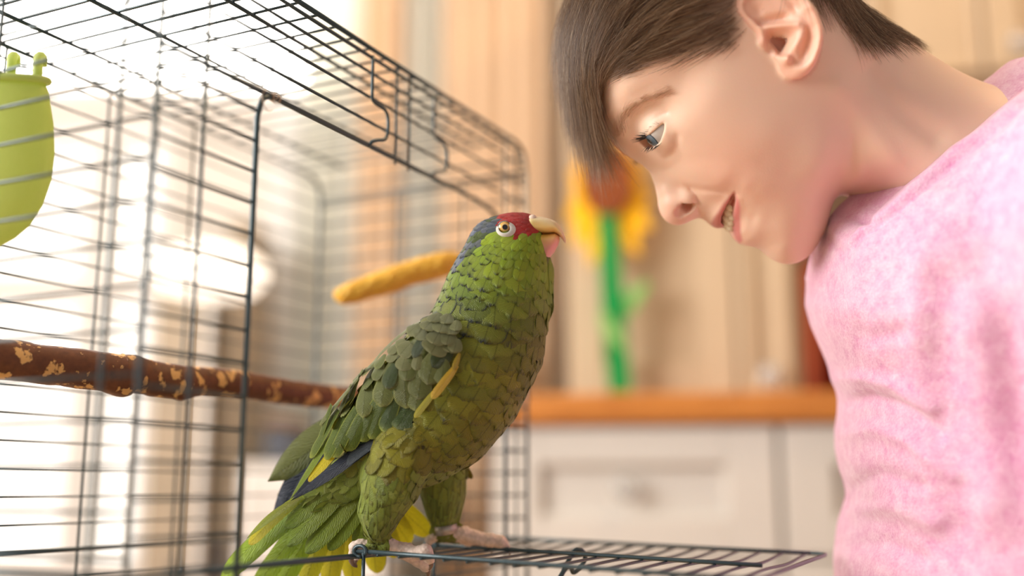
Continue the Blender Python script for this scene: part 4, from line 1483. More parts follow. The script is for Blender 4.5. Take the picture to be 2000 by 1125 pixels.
def vc_mat(name, rough=0.4, sss=0.0, noise_scale=0, noise_amt=0.0, bump=0.0, bscale=200, bdist=0.001):
    m, nt, b = material(name)
    at = node(nt, 'ShaderNodeVertexColor'); at.layer_name = 'Col'
    c = at.outputs[0]
    if noise_scale:
        nz = node(nt, 'ShaderNodeTexNoise'); nz.inputs['Scale'].default_value = noise_scale
        tc = node(nt, 'ShaderNodeTexCoord'); nt.links.new(tc.outputs['Object'], nz.inputs['Vector'])
        c = mixc(nt, c, (0.8, 0.78, 0.76), math_node(nt, 'MULTIPLY', nz.outputs['Fac'], noise_amt), 'MULTIPLY')
    nt.links.new(c, b.inputs['Base Color'])
    if bump:
        n2 = node(nt, 'ShaderNodeTexNoise'); n2.inputs['Scale'].default_value = bscale
        tc2 = node(nt, 'ShaderNodeTexCoord'); nt.links.new(tc2.outputs['Object'], n2.inputs['Vector'])
        bp = node(nt, 'ShaderNodeBump'); bp.inputs['Strength'].default_value = bump; bp.inputs['Distance'].default_value = bdist
        nt.links.new(n2.outputs['Fac'], bp.inputs['Height']); nt.links.new(bp.outputs[0], b.inputs['Normal'])
    b.inputs['Roughness'].default_value = rough
    if sss:
        b.inputs['Subsurface Weight'].default_value = sss
        b.inputs['Subsurface Radius'].default_value = (0.009, 0.0035, 0.002)
        b.inputs['Subsurface Scale'].default_value = 1.0
    return m


M_beak = vc_mat('horn', 0.35, 0.25, 160, 0.5)
def mixa(a, b2, t): return np.asarray(a)[None] * (1 - t[:, None]) + np.asarray(b2)[None] * t[:, None]
def up_col(x, y):
    c = mixa(srgb(238, 206, 130), srgb(240, 226, 204), np.clip((436 - y + (x - 1040) * 0.25) / 25, 0, 1))
    return c * (1 - np.clip((x - 1085) / 20, 0, 1))[:, None] + np.asarray(srgb(226, 196, 178))[None] * np.clip((x - 1085) / 20, 0, 1)[:, None]
def lo_col(x, y):
    return mixa(srgb(236, 190, 92), srgb(228, 158, 146), np.clip((y - 462 + (x - 1060) * 0.5) / 28, 0, 1))
inflate('upper_beak', [(1026, 428), (1036, 423), (1046, 423), (1058, 424), (1072, 427), (1084, 432), (1093, 441), (1100, 453), (1105, 466), (1106, 477), (1102, 472), (1097, 465), (1090, 459), (1082, 455), (1072, 456), (1060, 456), (1044, 456), (1030, 452)], DP, 0.0098, M_beak, parrot, colf=up_col)
inflate('lower_beak', [(1030, 452), (1042, 455), (1056, 457), (1072, 457), (1084, 455), (1092, 461), (1093, 470), (1089, 481), (1083, 492), (1076, 501), (1070, 508), (1064, 519), (1059, 508), (1056, 503), (1046, 492), (1034, 472)], DP, 0.0094, M_beak, parrot, colf=lo_col)
# cere: the pale bump above the bill
M_cere = noise_mat('pale_cere', srgb(226, 196, 176), srgb(236, 210, 190), 200, 0.6)
c = pc(1040, 429, DP)
for sg in (-1, 1):
    V, F = lathe_geo([(0.0004, -0.0028), (0.0022, -0.0018), (0.0030, 0.0), (0.0022, 0.0018), (0.0004, 0.0028)], c2w(c + np.array([0, 0, sg * 0.0055])), axis=RIGHT, n=12)
    mk('cere', V, F, M_cere, parrot)

# ---- eye with bare white ring
M_ring = noise_mat('bare_eye_skin', srgb(196, 192, 182), srgb(216, 212, 204), 300, 0.7, bump=0.3, bump_dist=0.0005)
M_bird_eye, nt, b = material('orange_eye')
tc = node(nt, 'ShaderNodeTexCoord')
sx = node(nt, 'ShaderNodeSeparateXYZ'); nt.links.new(tc.outputs['Object'], sx.inputs[0])
rad = math_node(nt, 'SQRT', math_node(nt, 'ADD', math_node(nt, 'POWER', sx.outputs[0], 2.0), math_node(nt, 'POWER', sx.outputs[1], 2.0)))
cr = node(nt, 'ShaderNodeValToRGB')
el = cr.color_ramp.elements
el[0].position = 0.0; el[0].color = (0.004, 0.004, 0.005, 1)
el[1].position = 0.0015 / 0.006; el[1].color = (*srgb(150, 96, 40), 1)
for p, cc in ((0.00142 / 0.006, (0.004, 0.004, 0.005)), (0.0019 / 0.006, srgb(238, 208, 140)), (0.0030 / 0.006, srgb(232, 170, 60)), (0.0036 / 0.006, srgb(70, 64, 60))):
    e_ = el.new(p); e_.color = (*cc, 1)
nt.links.new(math_node(nt, 'DIVIDE', rad, 0.006), cr.inputs[0]); nt.links.new(cr.outputs[0], b.inputs['Base Color'])
b.inputs['Roughness'].default_value = 0.06; b.inputs['Coat Weight'].default_value = 0.6
for sg, nm in ((-1, 'eye'), (1, 'eye')):
    dh = gp.hit(body, [985], [446], 0.582, 0.72)[0]
    dcen = dh + 0.0024 if sg < 0 else 2 * DP - dh - 0.0024
    cen = c2w(pc(985, 446, dcen))
    n = 20
    V, F = lathe_geo([(0.0046 * math.sin(a), -0.0046 * math.cos(a)) for a in np.linspace(0.02, math.pi - 0.02, 16)], (0, 0, 0), axis=(0, 0, 1), n=n)
    me = bpy.data.meshes.new('eye'); me.from_pydata(V.tolist(), [], F); me.materials.append(M_bird_eye)
    me.polygons.foreach_set('use_smooth', [True] * len(me.polygons))
    o = obj_from('eye', me, parrot, cen)
    axis = Vector((0.10 * RIGHT + 0.12 * UP + FWD * sg) if sg < 0 else (0.1 * RIGHT + 0.12 * UP + FWD * sg))
    o.rotation_euler = axis.to_track_quat('Z', 'Y').to_euler()
    V, F = [], []
    nr_, na = 6, 32
    for r_i in range(nr_):
        q = r_i / (nr_ - 1)
        for a in np.linspace(0, 2 * math.pi, na + 1)[:-1]:
            rx, ry = 11.0 + q * 8.5, 9.0 + q * 6.0
            x, y = 985 + 3.0 * q + rx * math.cos(a), 446 + 2.0 * q + ry * math.sin(a)
            V.append((x, y, q))
    V = np.array(V)
    dd_ = gp.hit(body, V[:, 0], V[:, 1], 0.582, 0.72)
    dd_ = np.where(np.isnan(dd_), np.nanmean(dd_), dd_) - 0.0006 - 0.0016 * np.sin(np.clip(1 - V[:, 2], 0, 1) * math.pi * 0.6) * np.where(V[:, 2] > 0.99, 0, 1)
    if sg > 0: dd_ = 2 * DP - dd_
    P = np.stack([(V[:, 0] - CX) / FPX * DP, (CY - V[:, 1]) / FPX * DP, dd_], 1) if sg > 0 else np.stack([(V[:, 0] - CX) / FPX * dd_, (CY - V[:, 1]) / FPX * dd_, dd_], 1)
    F = [(r_i * na + k, r_i * na + (k + 1) % na, (r_i + 1) * na + (k + 1) % na, (r_i + 1) * na + k) for r_i in range(nr_ - 1) for k in range(na)]
    mk('eye_ring', c2w(P), F, M_ring, parrot)
# ---- claws
M_claw = noise_mat('claw_horn', srgb(96, 78, 66), srgb(130, 106, 88), 200, 0.35)
for pts, d in (([(688, 1082, 7), (686, 1094, 5.5), (691, 1104, 3.5), (698, 1108, 1)], 0.628), ([(838, 1092, 7), (842, 1104, 5), (838, 1114, 1.5)], 0.622), ([(832, 1108, 7), (836, 1120, 5), (832, 1130, 1)], 0.638), ([(986, 1064, 6), (995, 1074, 4.5), (996, 1086, 1)], 0.672), ([(836, 1062, 5), (833, 1072, 3.5), (836, 1080, 1)], 0.672), ([(950, 1066, 6), (960, 1074, 4), (962, 1084, 1)], 0.686), ([(696, 1090, 5), (694, 1100, 3), (698, 1106, 1)], 0.640)):
    path = smooth_path([W(x, y, d) for x, y, r in pts], 4)
    rad = np.interp(np.linspace(0, len(pts) - 1, len(path)), range(len(pts)), [r * d / FPX for x, y, r in pts])
    tube('claw', path, rad, M_claw, parrot)
# ---- leg ring on the far leg
M_band = noise_mat('pinkish_metal_band', srgb(166, 156, 146), srgb(186, 176, 166), 60, 0.35, metallic=0.4)
cb = pc(871, 1032, dff - 0.001)
ax = pc(872, 1042, dff) - pc(868, 1015, dff)
lathe('leg_band', [(0.0068, -0.0028), (0.0076, -0.0028), (0.0076, 0.0028), (0.0068, 0.0028)], c2w(cb), M_band, parrot, axis=c2w(cb + ax) - c2w(cb))
# ================================================================== the boy: head and neck as one implicit skin
DM = 0.667            # depth of the head's middle plane
hg = 0.00085


def sag(px, py, h=0.0):
    """pixel of a near-side surface point standing h metres off the middle plane -> point in that plane."""
    d = DM - h
    return np.array([(px - CX) / FPX * d, (CY - py) / FPX * d])


# silhouette of the face, chin, throat (h = 0), with the rounding radius in cm of each stretch
face = [(1157, 196, 4), (1166, 222, 3.5), (1179, 249, 3), (1193, 270, 2.4), (1208, 288, 1.8), (1224, 302, 1.2), (1241, 314, 0.8), (1258, 326, 0.7), (1270, 340, 0.7), (1278, 358, 0.7), (1283, 376, 0.75), (1286, 392, 0.8), (1288, 407, 0.9),
        (1293, 421, 0.9), (1301, 431, 0.9), (1312, 438, 0.9), (1326, 440, 0.9), (1340, 436, 0.7), (1352, 430, 0.6), (1362, 427, 0.6), (1372, 427, 0.9), (1381, 432, 1.0), (1388, 438, 1.0), (1396, 445, 0.9), (1407, 447, 0.9), (1418, 444, 0.8),
        (1427, 441, 1.0), (1431, 453, 1.2), (1436, 467, 1.3), (1446, 477, 1.5), (1460, 480, 1.8), (1475, 482, 1.8), (1489, 489, 1.8), (1502, 500, 1.9), (1517, 511, 2.0), (1535, 516, 2.0), (1555, 514, 2.0), (1574, 504, 2.0), (1590, 485, 2.0),
        (1604, 461, 2.0), (1615, 431, 2.2), (1622, 404, 2.5), (1629, 389, 2.6), (1640, 382, 2.8), (1656, 381, 3.0), (1676, 387, 3.2), (1700, 398, 3.4), (1740, 420, 3.6), (1800, 455, 4), (1880, 500, 4.5), (1960, 545, 5)]
nape = [(1652, 5, 4.5), (1676, 25, 4.2), (1722, 52, 4), (1770, 82, 4), (1820, 117, 4), (1860, 141, 4), (1908, 163, 4), (1960, 178, 4.5), (2030, 195, 5)]
fv, uv_ = np.array([-0.74, 0.67]), np.array([-0.67, -0.74])
SKC = np.array([1385.0, 45.0]); SA, SB, SL = 273.0, 240.0, 0.0700
skull = []
for ph in np.radians(np.arange(24, 216, 12)):
    p = SKC + fv * SA * math.cos(ph) + uv_ * SB * math.sin(ph)
    skull.append((p[0], p[1], 6.0))
sil = face + nape[::-1] + skull[::-1]
pts, vals = [], []
poly = np.array([sag(x, y) for x, y, r in sil])
# outward normals of the contour (image space contour runs chin-down then round the back)
cl = np.roll(poly, -1, 0) - np.roll(poly, 1, 0)
nrm2 = np.stack([cl[:, 1], -cl[:, 0]], 1); nrm2 /= np.linalg.norm(nrm2, axis=1)[:, None]
test = poly_dist(poly[:, 0] + nrm2[:, 0] * 0.002, poly[:, 1] + nrm2[:, 1] * 0.002, poly)
nrm2 *= np.where(test > 0, 1, -1)[:, None]
for (x, y, r), p, n in zip(sil, poly, nrm2):
    pts.append(p); vals.append(0.0)
    for o in (0.010, 0.035):
        q = p + n * o
        dq = float(poly_dist(np.array([q[0]]), np.array([q[1]]), poly)[0])
        if dq > o * 0.8:
            pts.append(q); vals.append(-2 * (r / 100) * dq)
surf = [  # near-side surface points: px, py, cm from the middle plane
    # forehead, brow, socket
    (1186, 225, 2.0), (1200, 190, 3.4), (1225, 165, 4.5), (1262, 135, 5.3), (1212, 262, 1.9), (1222, 240, 2.7), (1240, 215, 3.55), (1268, 195, 4.35), (1300, 178, 5.05), (1335, 150, 5.6),
    (1232, 282, 1.55), (1248, 292, 1.35), (1246, 262, 2.35), (1262, 276, 2.25), (1268, 240, 3.2), (1290, 215, 4.1), (1320, 225, 4.75), (1312, 252, 4.35), (1304, 285, 3.45),
    # nose
    (1262, 312, 0.95), (1280, 322, 1.15), (1290, 345, 1.05), (1302, 330, 1.55), (1296, 372, 1.0), (1300, 398, 1.05), (1308, 418, 0.95), (1322, 405, 1.3), (1318, 380, 1.3), (1330, 362, 1.5), (1338, 385, 1.62), (1350, 398, 1.62), (1352, 376, 1.72), (1344, 420, 1.0), (1362, 405, 1.35), (1362, 388, 1.62),
    # cheek
    (1322, 318, 2.7), (1340, 335, 2.75), (1345, 300, 4.0), (1370, 330, 3.75), (1365, 265, 5.0), (1400, 300, 4.9), (1385, 355, 3.35), (1410, 352, 4.0), (1420, 225, 5.95), (1440, 320, 5.05), (1455, 365, 4.35), (1445, 270, 5.7), (1490, 320, 5.35), (1500, 270, 5.95), (1490, 370, 4.65), (1520, 220, 6.2), (1540, 330, 5.25), (1560, 270, 5.85),
    (1480, 170, 6.35), (1400, 150, 6.25), (1380, 195, 5.9), (1440, 110, 6.5), (1530, 170, 6.3),
    # lips and mouth
    (1376, 408, 1.25), (1384, 422, 0.95), (1394, 395, 2.0), (1400, 420, 1.55), (1408, 432, 1.2), (1414, 405, 2.15), (1418, 380, 3.0), (1432, 380, 3.25), (1440, 440, 1.55), (1450, 455, 1.55), (1450, 420, 2.35), (1447, 395, 3.1), (1466, 440, 2.35), (1475, 465, 1.65),
    # chin, jaw
    (1470, 405, 3.25), (1500, 430, 3.05), (1505, 468, 2.05), (1520, 490, 1.6), (1538, 480, 2.25), (1555, 490, 1.75), (1535, 440, 3.25), (1570, 450, 2.75), (1585, 410, 3.65), (1530, 390, 4.35), (1575, 360, 4.75), (1605, 395, 3.1), (1600, 330, 5.2), (1615, 290, 5.5), (1620, 350, 4.2),
    # neck
    (1640, 300, 4.9), (1640, 350, 3.4), (1680, 340, 3.9), (1660, 240, 5.2), (1640, 180, 5.75), (1620, 120, 6.0), (1690, 160, 5.2), (1700, 250, 5.05), (1730, 330, 4.4), (1740, 200, 5.1), (1780, 150, 4.1), (1790, 260, 5.2), (1800, 360, 4.6), (1850, 190, 4.4), (1860, 300, 5.5), (1880, 420, 5.0), (1930, 230, 5.0), (1930, 340, 6.0), (1990, 300, 6.4), (1980, 460, 5.0)]
for x, y, h in surf:
    pts.append(sag(x, y, h / 100)); vals.append((h / 100) ** 2)
for rho in (0.0, 0.35, 0.62, 0.82):
    for k in range(1 if rho == 0 else 14):
        a = 2 * math.pi * k / 14
        p = SKC + fv * SA * rho * math.cos(a) + uv_ * SB * rho * math.sin(a)
        if math.sin(a) < -0.15 and rho > 0.3: continue
        if rho > 0.5 and math.degrees(a) % 360 < 25: continue
        pts.append(sag(p[0], p[1])); vals.append(SL ** 2 * (1 - rho ** 2))
ev = tps_fit(np.array(pts) * 100, np.array(vals) * 1e4, smooth=0.10)

gh = Grid([*sag(1072, 570), 0.0], [*sag(2030, -250), 0.0], hg)
nx, ny = gh.n[0], gh.n[1]
wz = (np.arange(int(0.094 / hg)) * hg).astype(np.float32)            # lateral half-axis, 0 = middle plane
X2 = gh.ax[0][:, None] * np.ones((1, ny)); Y2 = gh.ax[1][None, :] * np.ones((nx, 1))
H = ev(np.stack([X2.ravel(), Y2.ravel()], 1) * 100).reshape(nx, ny) * 1e-4
h_ = np.sqrt(np.clip(H, 0, None))
# near-surface pixel of every grid column, used to place grooves and swellings by eye
DX = DM - h_
PX = CX + FPX * X2 / DX; PY = CY - FPX * Y2 / DX


def band(poly_px, sig):
    return np.exp(-(poly_dist(PX, PY, poly_px, closed=False) / sig) ** 2)


def blob(x, y, sx, sy=None, ang=0.0):
    sy = sy or sx
    c, s = math.cos(ang), math.sin(ang)
    u, v = (PX - x) * c + (PY - y) * s, -(PX - x) * s + (PY - y) * c
    return np.exp(-(u / sx) ** 2 - (v / sy) ** 2)


dh = np.zeros_like(H)
# nasolabial fold and cheek swelling over it, ala groove
dh -= 0.0020 * band([(1350, 366), (1372, 371), (1396, 372), (1420, 375), (1434, 384)], 6)
dh += 0.0012 * band([(1350, 340), (1385, 346), (1420, 350), (1450, 366), (1460, 390)], 24)
dh -= 0.0018 * band([(1340, 362), (1349, 368), (1358, 378), (1364, 394), (1364, 410)], 5)
dh += 0.0012 * blob(1346, 388, 14, 12)
# lips: swell, and the parting line
dh += 0.0013 * band([(1392, 436), (1404, 420), (1416, 400), (1426, 386)], 8)
dh += 0.0014 * band([(1437, 450), (1441, 430), (1443, 408), (1441, 392)], 8)
dh -= 0.0012 * band([(1455, 462), (1466, 448), (1472, 425)], 10)
# lid crease, lower lid bag, tear trough, brow
dh -= 0.0013 * band([(1262, 254), (1266, 244), (1276, 234), (1290, 225), (1303, 219)], 4)
dh += 0.0010 * band([(1300, 262), (1304, 276), (1300, 290)], 8)
dh -= 0.0015 * band([(1322, 268), (1322, 284), (1314, 298), (1302, 306)], 7)
dh += 0.0012 * band([(1216, 248), (1224, 224), (1246, 204), (1276, 190)], 13)
# throat crease, neck tendon
dh -= 0.0012 * band([(1640, 395), (1660, 340), (1668, 280)], 14)
dh += 0.0022 * band([(1640, 170), (1700, 255), (1760, 345), (1800, 400)], 26)
dh -= 0.0030 * band([(1700, 140), (1760, 215), (1830, 265)], 24)
# concha
conch = poly_dist(PX, PY, [(1497, 62), (1510, 52), (1535, 54), (1556, 62), (1556, 78), (1546, 98), (1534, 112), (1522, 108), (1508, 92), (1498, 80)])
dh -= 0.0072 * np.clip(-conch / 16, 0, 1)
# open mouth
MOUTH = [(1436, 376), (1428, 388), (1420, 402), (1411, 420), (1410, 434), (1420, 440), (1429, 445), (1431, 428), (1434, 410), (1438, 392)]
mo = poly_dist(PX, PY, MOUTH)
ramp = np.clip((2.0 - mo) / 4.0, 0, 1)
dh -= 0.0080 * ramp
h2 = h_ + dh * np.clip(h_ / 0.006, 0, 1)
Hs = np.where(H > 0, np.sign(h2) * h2 ** 2, H)
gx, gy = np.gradient(Hs, hg)
g2 = np.clip(gx ** 2 + gy ** 2, 0, 0.5 ** 2)
w3 = wz[None, None, :]
FH = ((w3 ** 2 - Hs[..., None]) / np.sqrt(4 * w3 ** 2 + g2[..., None] + 4e-5)).astype(np.float32)
X3 = gh.ax[0][:, None, None]; Y3 = gh.ax[1][None, :, None]; D3 = (DM - wz)[None, None, :]
# nostril
for (x, y, hh, rr, L) in ((1333, 413, 0.0135, 0.0030, [(1348, 402), (1338, 407), (1331, 417)]),):
    for q0, q1 in zip(L[:-1], L[1:]):
        a = np.array([*sag(q0[0], q0[1], hh), DM - hh + 0.001]); b_ = np.array([*sag(q1[0], q1[1], hh), DM - hh + 0.0015])
        FH = smax(FH, -round_cone(X3, Y3, D3, a, 0.0034, b_, 0.0042), 0.0008)
# the passage behind it, so that it darkens by its own depth
FH = smax(FH, -round_cone(X3, Y3, D3, np.array([*sag(1338, 410, 0.0125), DM - 0.0125]), 0.0038, np.array([*sag(1344, 396, 0.0055), DM - 0.0055]), 0.0030), 0.0006)
# eye: lid ball, then the opening
EH = 0.0285; RE = 0.0118
EYE = np.array([*sag(1296, 250, EH), DM - EH])
lid = np.sqrt((X3 - EYE[0]) ** 2 + (Y3 - EYE[1]) ** 2 + (D3 - EYE[2]) ** 2)
FH = smin(FH, lid - (RE + 0.0011), 0.006)
P3x = CX + FPX * X3 / D3; P3y = CY - FPX * Y3 / D3
i0, i1 = int((EYE[0] - 0.03 - gh.o[0]) / hg), int((EYE[0] + 0.03 - gh.o[0]) / hg)
j0, j1 = int((EYE[1] - 0.03 - gh.o[1]) / hg), int((EYE[1] + 0.03 - gh.o[1]) / hg)
OPEN = [(1298, 239), (1290, 245), (1280, 254), (1268, 264), (1246, 274), (1236, 290), (1262, 293), (1281, 284), (1289, 277), (1293, 267), (1297, 254)]
sub = (slice(i0, i1), slice(j0, j1), slice(None))
op = poly_dist(np.broadcast_to(P3x, FH.shape)[sub], np.broadcast_to(P3y, FH.shape)[sub], OPEN) * (DM - 0.04) / FPX
FH[sub] = smax(FH[sub], -np.maximum(op, lid[sub] - (RE + 0.006)), 0.0006)
# ear: a tilted relief slab
EARP = [(1441, 8), (1446, -12), (1462, -34), (1490, -46), (1520, -42), (1545, -26), (1566, -2), (1586, 25), (1598, 53), (1602, 76), (1600, 99), (1593, 125), (1582, 141), (1568, 150), (1553, 152), (1540, 147), (1531, 137), (1524, 120), (1512, 106), (1496, 92), (1486, 80), (1478, 58), (1458, 38), (1446, 24)]
ei0, ei1 = int((sag(1420, 0, 0.075)[0] - gh.o[0]) / hg), int((sag(1625, 0, 0.075)[0] - gh.o[0]) / hg)
ej0, ej1 = int((sag(0, 172, 0.075)[1] - gh.o[1]) / hg), int((sag(0, -70, 0.075)[1] - gh.o[1]) / hg)
hE = 0.074
ex = CX + FPX * X2[ei0:ei1, ej0:ej1] / (DM - hE); ey = CY - FPX * Y2[ei0:ei1, ej0:ej1] / (DM - hE)
dout = poly_dist(ex, ey, EARP)
front = (ex - 1455) * 0.86 - (ey - 20) * 0.51          # px behind the front attachment line
plane = 0.0655 + 0.0145 * np.clip(front / 95, -0.2, 1.15)


def eband(p, s): return np.exp(-(poly_dist(ex, ey, p, closed=False) / s) ** 2)
def eblob(x, y, sx, sy=None): return np.exp(-((ex - x) / sx) ** 2 - ((ey - y) / (sy or sx)) ** 2)


helixw = np.clip(1 - eblob(1560, 150, 34, 30) * 1.0, 0, 1) * np.clip((ex - 1450) / 25 + (40 - ey) / 25, 0, 1)
rel = 0.0042 * np.exp(-((dout + 9) / 8) ** 2) * helixw
rel += -0.0022 * np.exp(-((dout + 25) / 8) ** 2) * helixw * np.clip((ex - 1520) / 30, 0, 1)
rel += 0.0034 * eband([(1562, 30), (1568, 50), (1561, 74), (1550, 96), (1540, 114)], 12)
rel += 0.0030 * eband([(1500, 50), (1525, 50), (1552, 52)], 7)
rel -= 0.0036 * eband([(1490, 38), (1512, 36), (1532, 34)], 8)
rel -= 0.0034 * eblob(1478, 20, 12, 9)
cpoly = poly_dist(ex, ey, [(1497, 62), (1510, 54), (1535, 56), (1554, 64), (1554, 78), (1545, 97), (1534, 112), (1522, 108), (1508, 92), (1498, 80)])
rel -= 0.0072 * np.clip(-cpoly / 16, 0, 1)
rel += 0.0030 * eblob(1490, 82, 9, 13) + 0.0022 * eblob(1536, 116, 9, 8)
rel += 0.0022 * eblob(1562, 130, 18, 18)
rel -= 0.007 * eblob(1511, 88, 6, 11)
top = plane + rel
w4 = wz[None, None, :]
thick = 0.0048
slab = np.maximum(w4 - top[..., None], (plane - thick)[..., None] + 0.25 * np.minimum(rel, 0)[..., None] - w4)
slab = smax(slab, (dout * (DM - hE) / FPX)[..., None] + 0.0 * w4, 0.0025)
se = (slice(ei0, ei1), slice(ej0, ej1), slice(None))
hole = 0.0
FH[se] = smin(FH[se], slab.astype(np.float32), 0.0022)
# cut the neck off inside the jumper
FH = np.maximum(FH, ((P3x - 1975) * 0.8 + (P3y - 330) * 0.6) * DM / FPX)
# mirror to both sides
full = np.concatenate([FH[:, :, :0:-1], FH], axis=2)
full = np.pad(full, ((1, 1), (1, 1), (1, 1)), constant_values=0.02)
Vh, Qh = surface_nets(full, np.array([gh.o[0] - hg, gh.o[1] - hg, 0.0]), hg)
Vh[:, 2] = DM - (Vh[:, 2] - len(wz) * hg)                   # lateral index -> depth (near side last)
Qh = Qh[:, ::-1]


def relax(V, Q, n, lam):
    for _ in range(n):
        acc = np.zeros_like(V); cnt = np.zeros(len(V))
        for a in range(4):
            for b_ in (1, -1):
                j = Q[:, (a + b_) % 4]
                for k in range(3): acc[:, k] += np.bincount(Q[:, a], weights=V[j, k], minlength=len(V))
                cnt += np.bincount(Q[:, a], minlength=len(V))
        V = V + lam * (acc / cnt[:, None] - V)
    return V


Vh = relax(Vh, Qh, 2, 0.5)
hx = CX + FPX * Vh[:, 0] / Vh[:, 2]; hy = CY - FPX * Vh[:, 1] / Vh[:, 2]
# the far half is coloured by its mirror image
Vm = Vh.copy(); Vm[:, 2] = DM - np.abs(Vh[:, 2] - DM)
mx_ = CX + FPX * Vm[:, 0] / Vm[:, 2]; my_ = CY - FPX * Vm[:, 1] / Vm[:, 2]


def fall(d, soft): return np.clip(0.5 - d / (2 * soft), 0, 1)
def vblob(x, y, s): return np.exp(-((mx_ - x) ** 2 + (my_ - y) ** 2) / s ** 2)


skin = np.tile(srgb(240, 204, 180), (len(Vh), 1))
def tint(c, t):
    global skin
    skin = skin * (1 - t[:, None]) + np.asarray(c)[None] * t[:, None]
tint(srgb(226, 158, 134), 0.40 * np.clip(vblob(1435, 330, 75), 0, 1))
tint(srgb(226, 164, 146), 0.35 * np.clip(vblob(1310, 420, 35), 0, 1))
ear_in = poly_dist(mx_, my_, EARP) < 6
tint(srgb(230, 160, 138), 0.40 * ear_in)
UL = [(1388, 437), (1396, 446), (1408, 447), (1420, 443), (1412, 430), (1416, 412), (1426, 396), (1437, 378), (1434, 374), (1424, 384), (1412, 398), (1402, 414), (1394, 426)]
LL = [(1428, 440), (1431, 455), (1436, 468), (1444, 476), (1450, 470), (1446, 450), (1446, 425), (1446, 405), (1443, 390), (1438, 382), (1436, 396), (1432, 415)]
for P_, c in ((UL, srgb(190, 104, 98)), (LL, srgb(206, 112, 112))):
    tint(c, 0.85 * fall(poly_dist(mx_, my_, P_), 3.5))
mi = poly_dist(mx_, my_, MOUTH)
tint(srgb(176, 88, 84), 0.9 * fall(mi + 3, 2.0))
HAIRLINE = [(1060, 205), (1150, 170), (1188, 150), (1240, 142), (1280, 122), (1340, 108), (1400, 100), (1432, 92), (1450, 60), (1444, 10), (1470, -40), (1520, -56), (1570, -20), (1612, -12), (1640, 38), (1672, 80), (1715, 96), (1760, 78), (1800, 40), (1800, -400), (900, -400), (900, 205)]
scalp = poly_dist(mx_, my_, HAIRLINE)
not_ear = ~(poly_dist(mx_, my_, EARP) < 3)
tint(srgb(112, 84, 60), 0.85 * fall(scalp + 4, 13) * not_ear)

M_skin = vc_mat('skin', 0.46, 0.35, 90, 0.10, 0.10, 900, 0.0006)
person = empty('person', c2w(pc(1900, 1125, DM)))
props(person, 'child in a pink jumper leaning in to look closely at the parrot', 'person')
mk('body', c2w(Vh), Qh, M_skin, person, colors=skin)

# ---- eyes
M_eye, nt, b = material('grey_blue_eye')
tc = node(nt, 'ShaderNodeTexCoord')
sx = node(nt, 'ShaderNodeSeparateXYZ'); nt.links.new(tc.outputs['Object'], sx.inputs[0])
rad = math_node(nt, 'SQRT', math_node(nt, 'ADD', math_node(nt, 'POWER', sx.outputs[0], 2.0), math_node(nt, 'POWER', sx.outputs[1], 2.0)))
front_ = math_node(nt, 'GREATER_THAN', sx.outputs[2], 0.0)
cr = node(nt, 'ShaderNodeValToRGB'); el = cr.color_ramp.elements
el[0].position = 0.0; el[0].color = (0.004, 0.004, 0.005, 1); el[1].position = 1.0; el[1].color = (*srgb(190, 184, 178), 1)
for p, cc in ((0.20, (0.004, 0.004, 0.005)), (0.23, srgb(70, 84, 96)), (0.42, srgb(104, 122, 136)), (0.475, srgb(34, 42, 52)), (0.51, srgb(190, 184, 178))):
    e_ = el.new(p); e_.color = (*cc, 1)
nt.links.new(math_node(nt, 'DIVIDE', rad, 0.0122), cr.inputs[0])
nt.links.new(mixc(nt, srgb(190, 184, 178), cr.outputs[0], front_), b.inputs['Base Color'])
b.inputs['Roughness'].default_value = 0.08; b.inputs['Coat Weight'].default_value = 0.4
V, F = lathe_geo([((RE + 0.0009 * math.exp(-(a / 0.42) ** 2)) * math.sin(a), (RE + 0.0009 * math.exp(-(a / 0.42) ** 2)) * math.cos(a)) for a in np.linspace(0.01, math.pi - 0.01, 40)], (0, 0, 0), n=36)
for sg in (-1, 1):
    me = bpy.data.meshes.new('eye'); me.from_pydata(V.tolist(), [], F); me.materials.append(M_eye)
    me.polygons.foreach_set('use_smooth', [True] * len(me.polygons))
    o = obj_from('eye', me, person, c2w(np.array([EYE[0], EYE[1], DM + sg * EH])))
    gaze = -0.70 * RIGHT - 0.70 * UP + (-0.14 if sg < 0 else 0.0) * FWD
    o.rotation_euler = Vector(gaze).to_track_quat('Z', 'Y').to_euler()

# ---- teeth: an upper and a lower row along the mouth
M_teeth = noise_mat('teeth', srgb(222, 206, 172), srgb(230, 216, 186), 60, 0.2)
def teeth_row(pts, r, nm):
    n = len(pts)
    for k, (x, y, h) in enumerate(pts):
        for sg in (-1, 1):
            c = np.array([*sag(x, y, h), DM + sg * h])
            V, F = lathe_geo([(0.0008, -r * 1.25), (r * 0.95, -r * 0.9), (r, 0.0), (r * 0.95, r * 0.9), (0.0008, r * 1.25)], c2w(c), axis=c2w(c + np.array([-0.6, -0.75, 0])) - c2w(c), n=12)
            mk(nm, V, F, M_teeth, person)
teeth_row([(1423, 432, 0.004), (1424, 422, 0.0085), (1427, 411, 0.0125), (1430, 400, 0.016)], 0.0036, 'tooth')
teeth_row([(1429, 440, 0.004), (1430, 430, 0.0085), (1432, 420, 0.0125)], 0.0030, 'tooth')

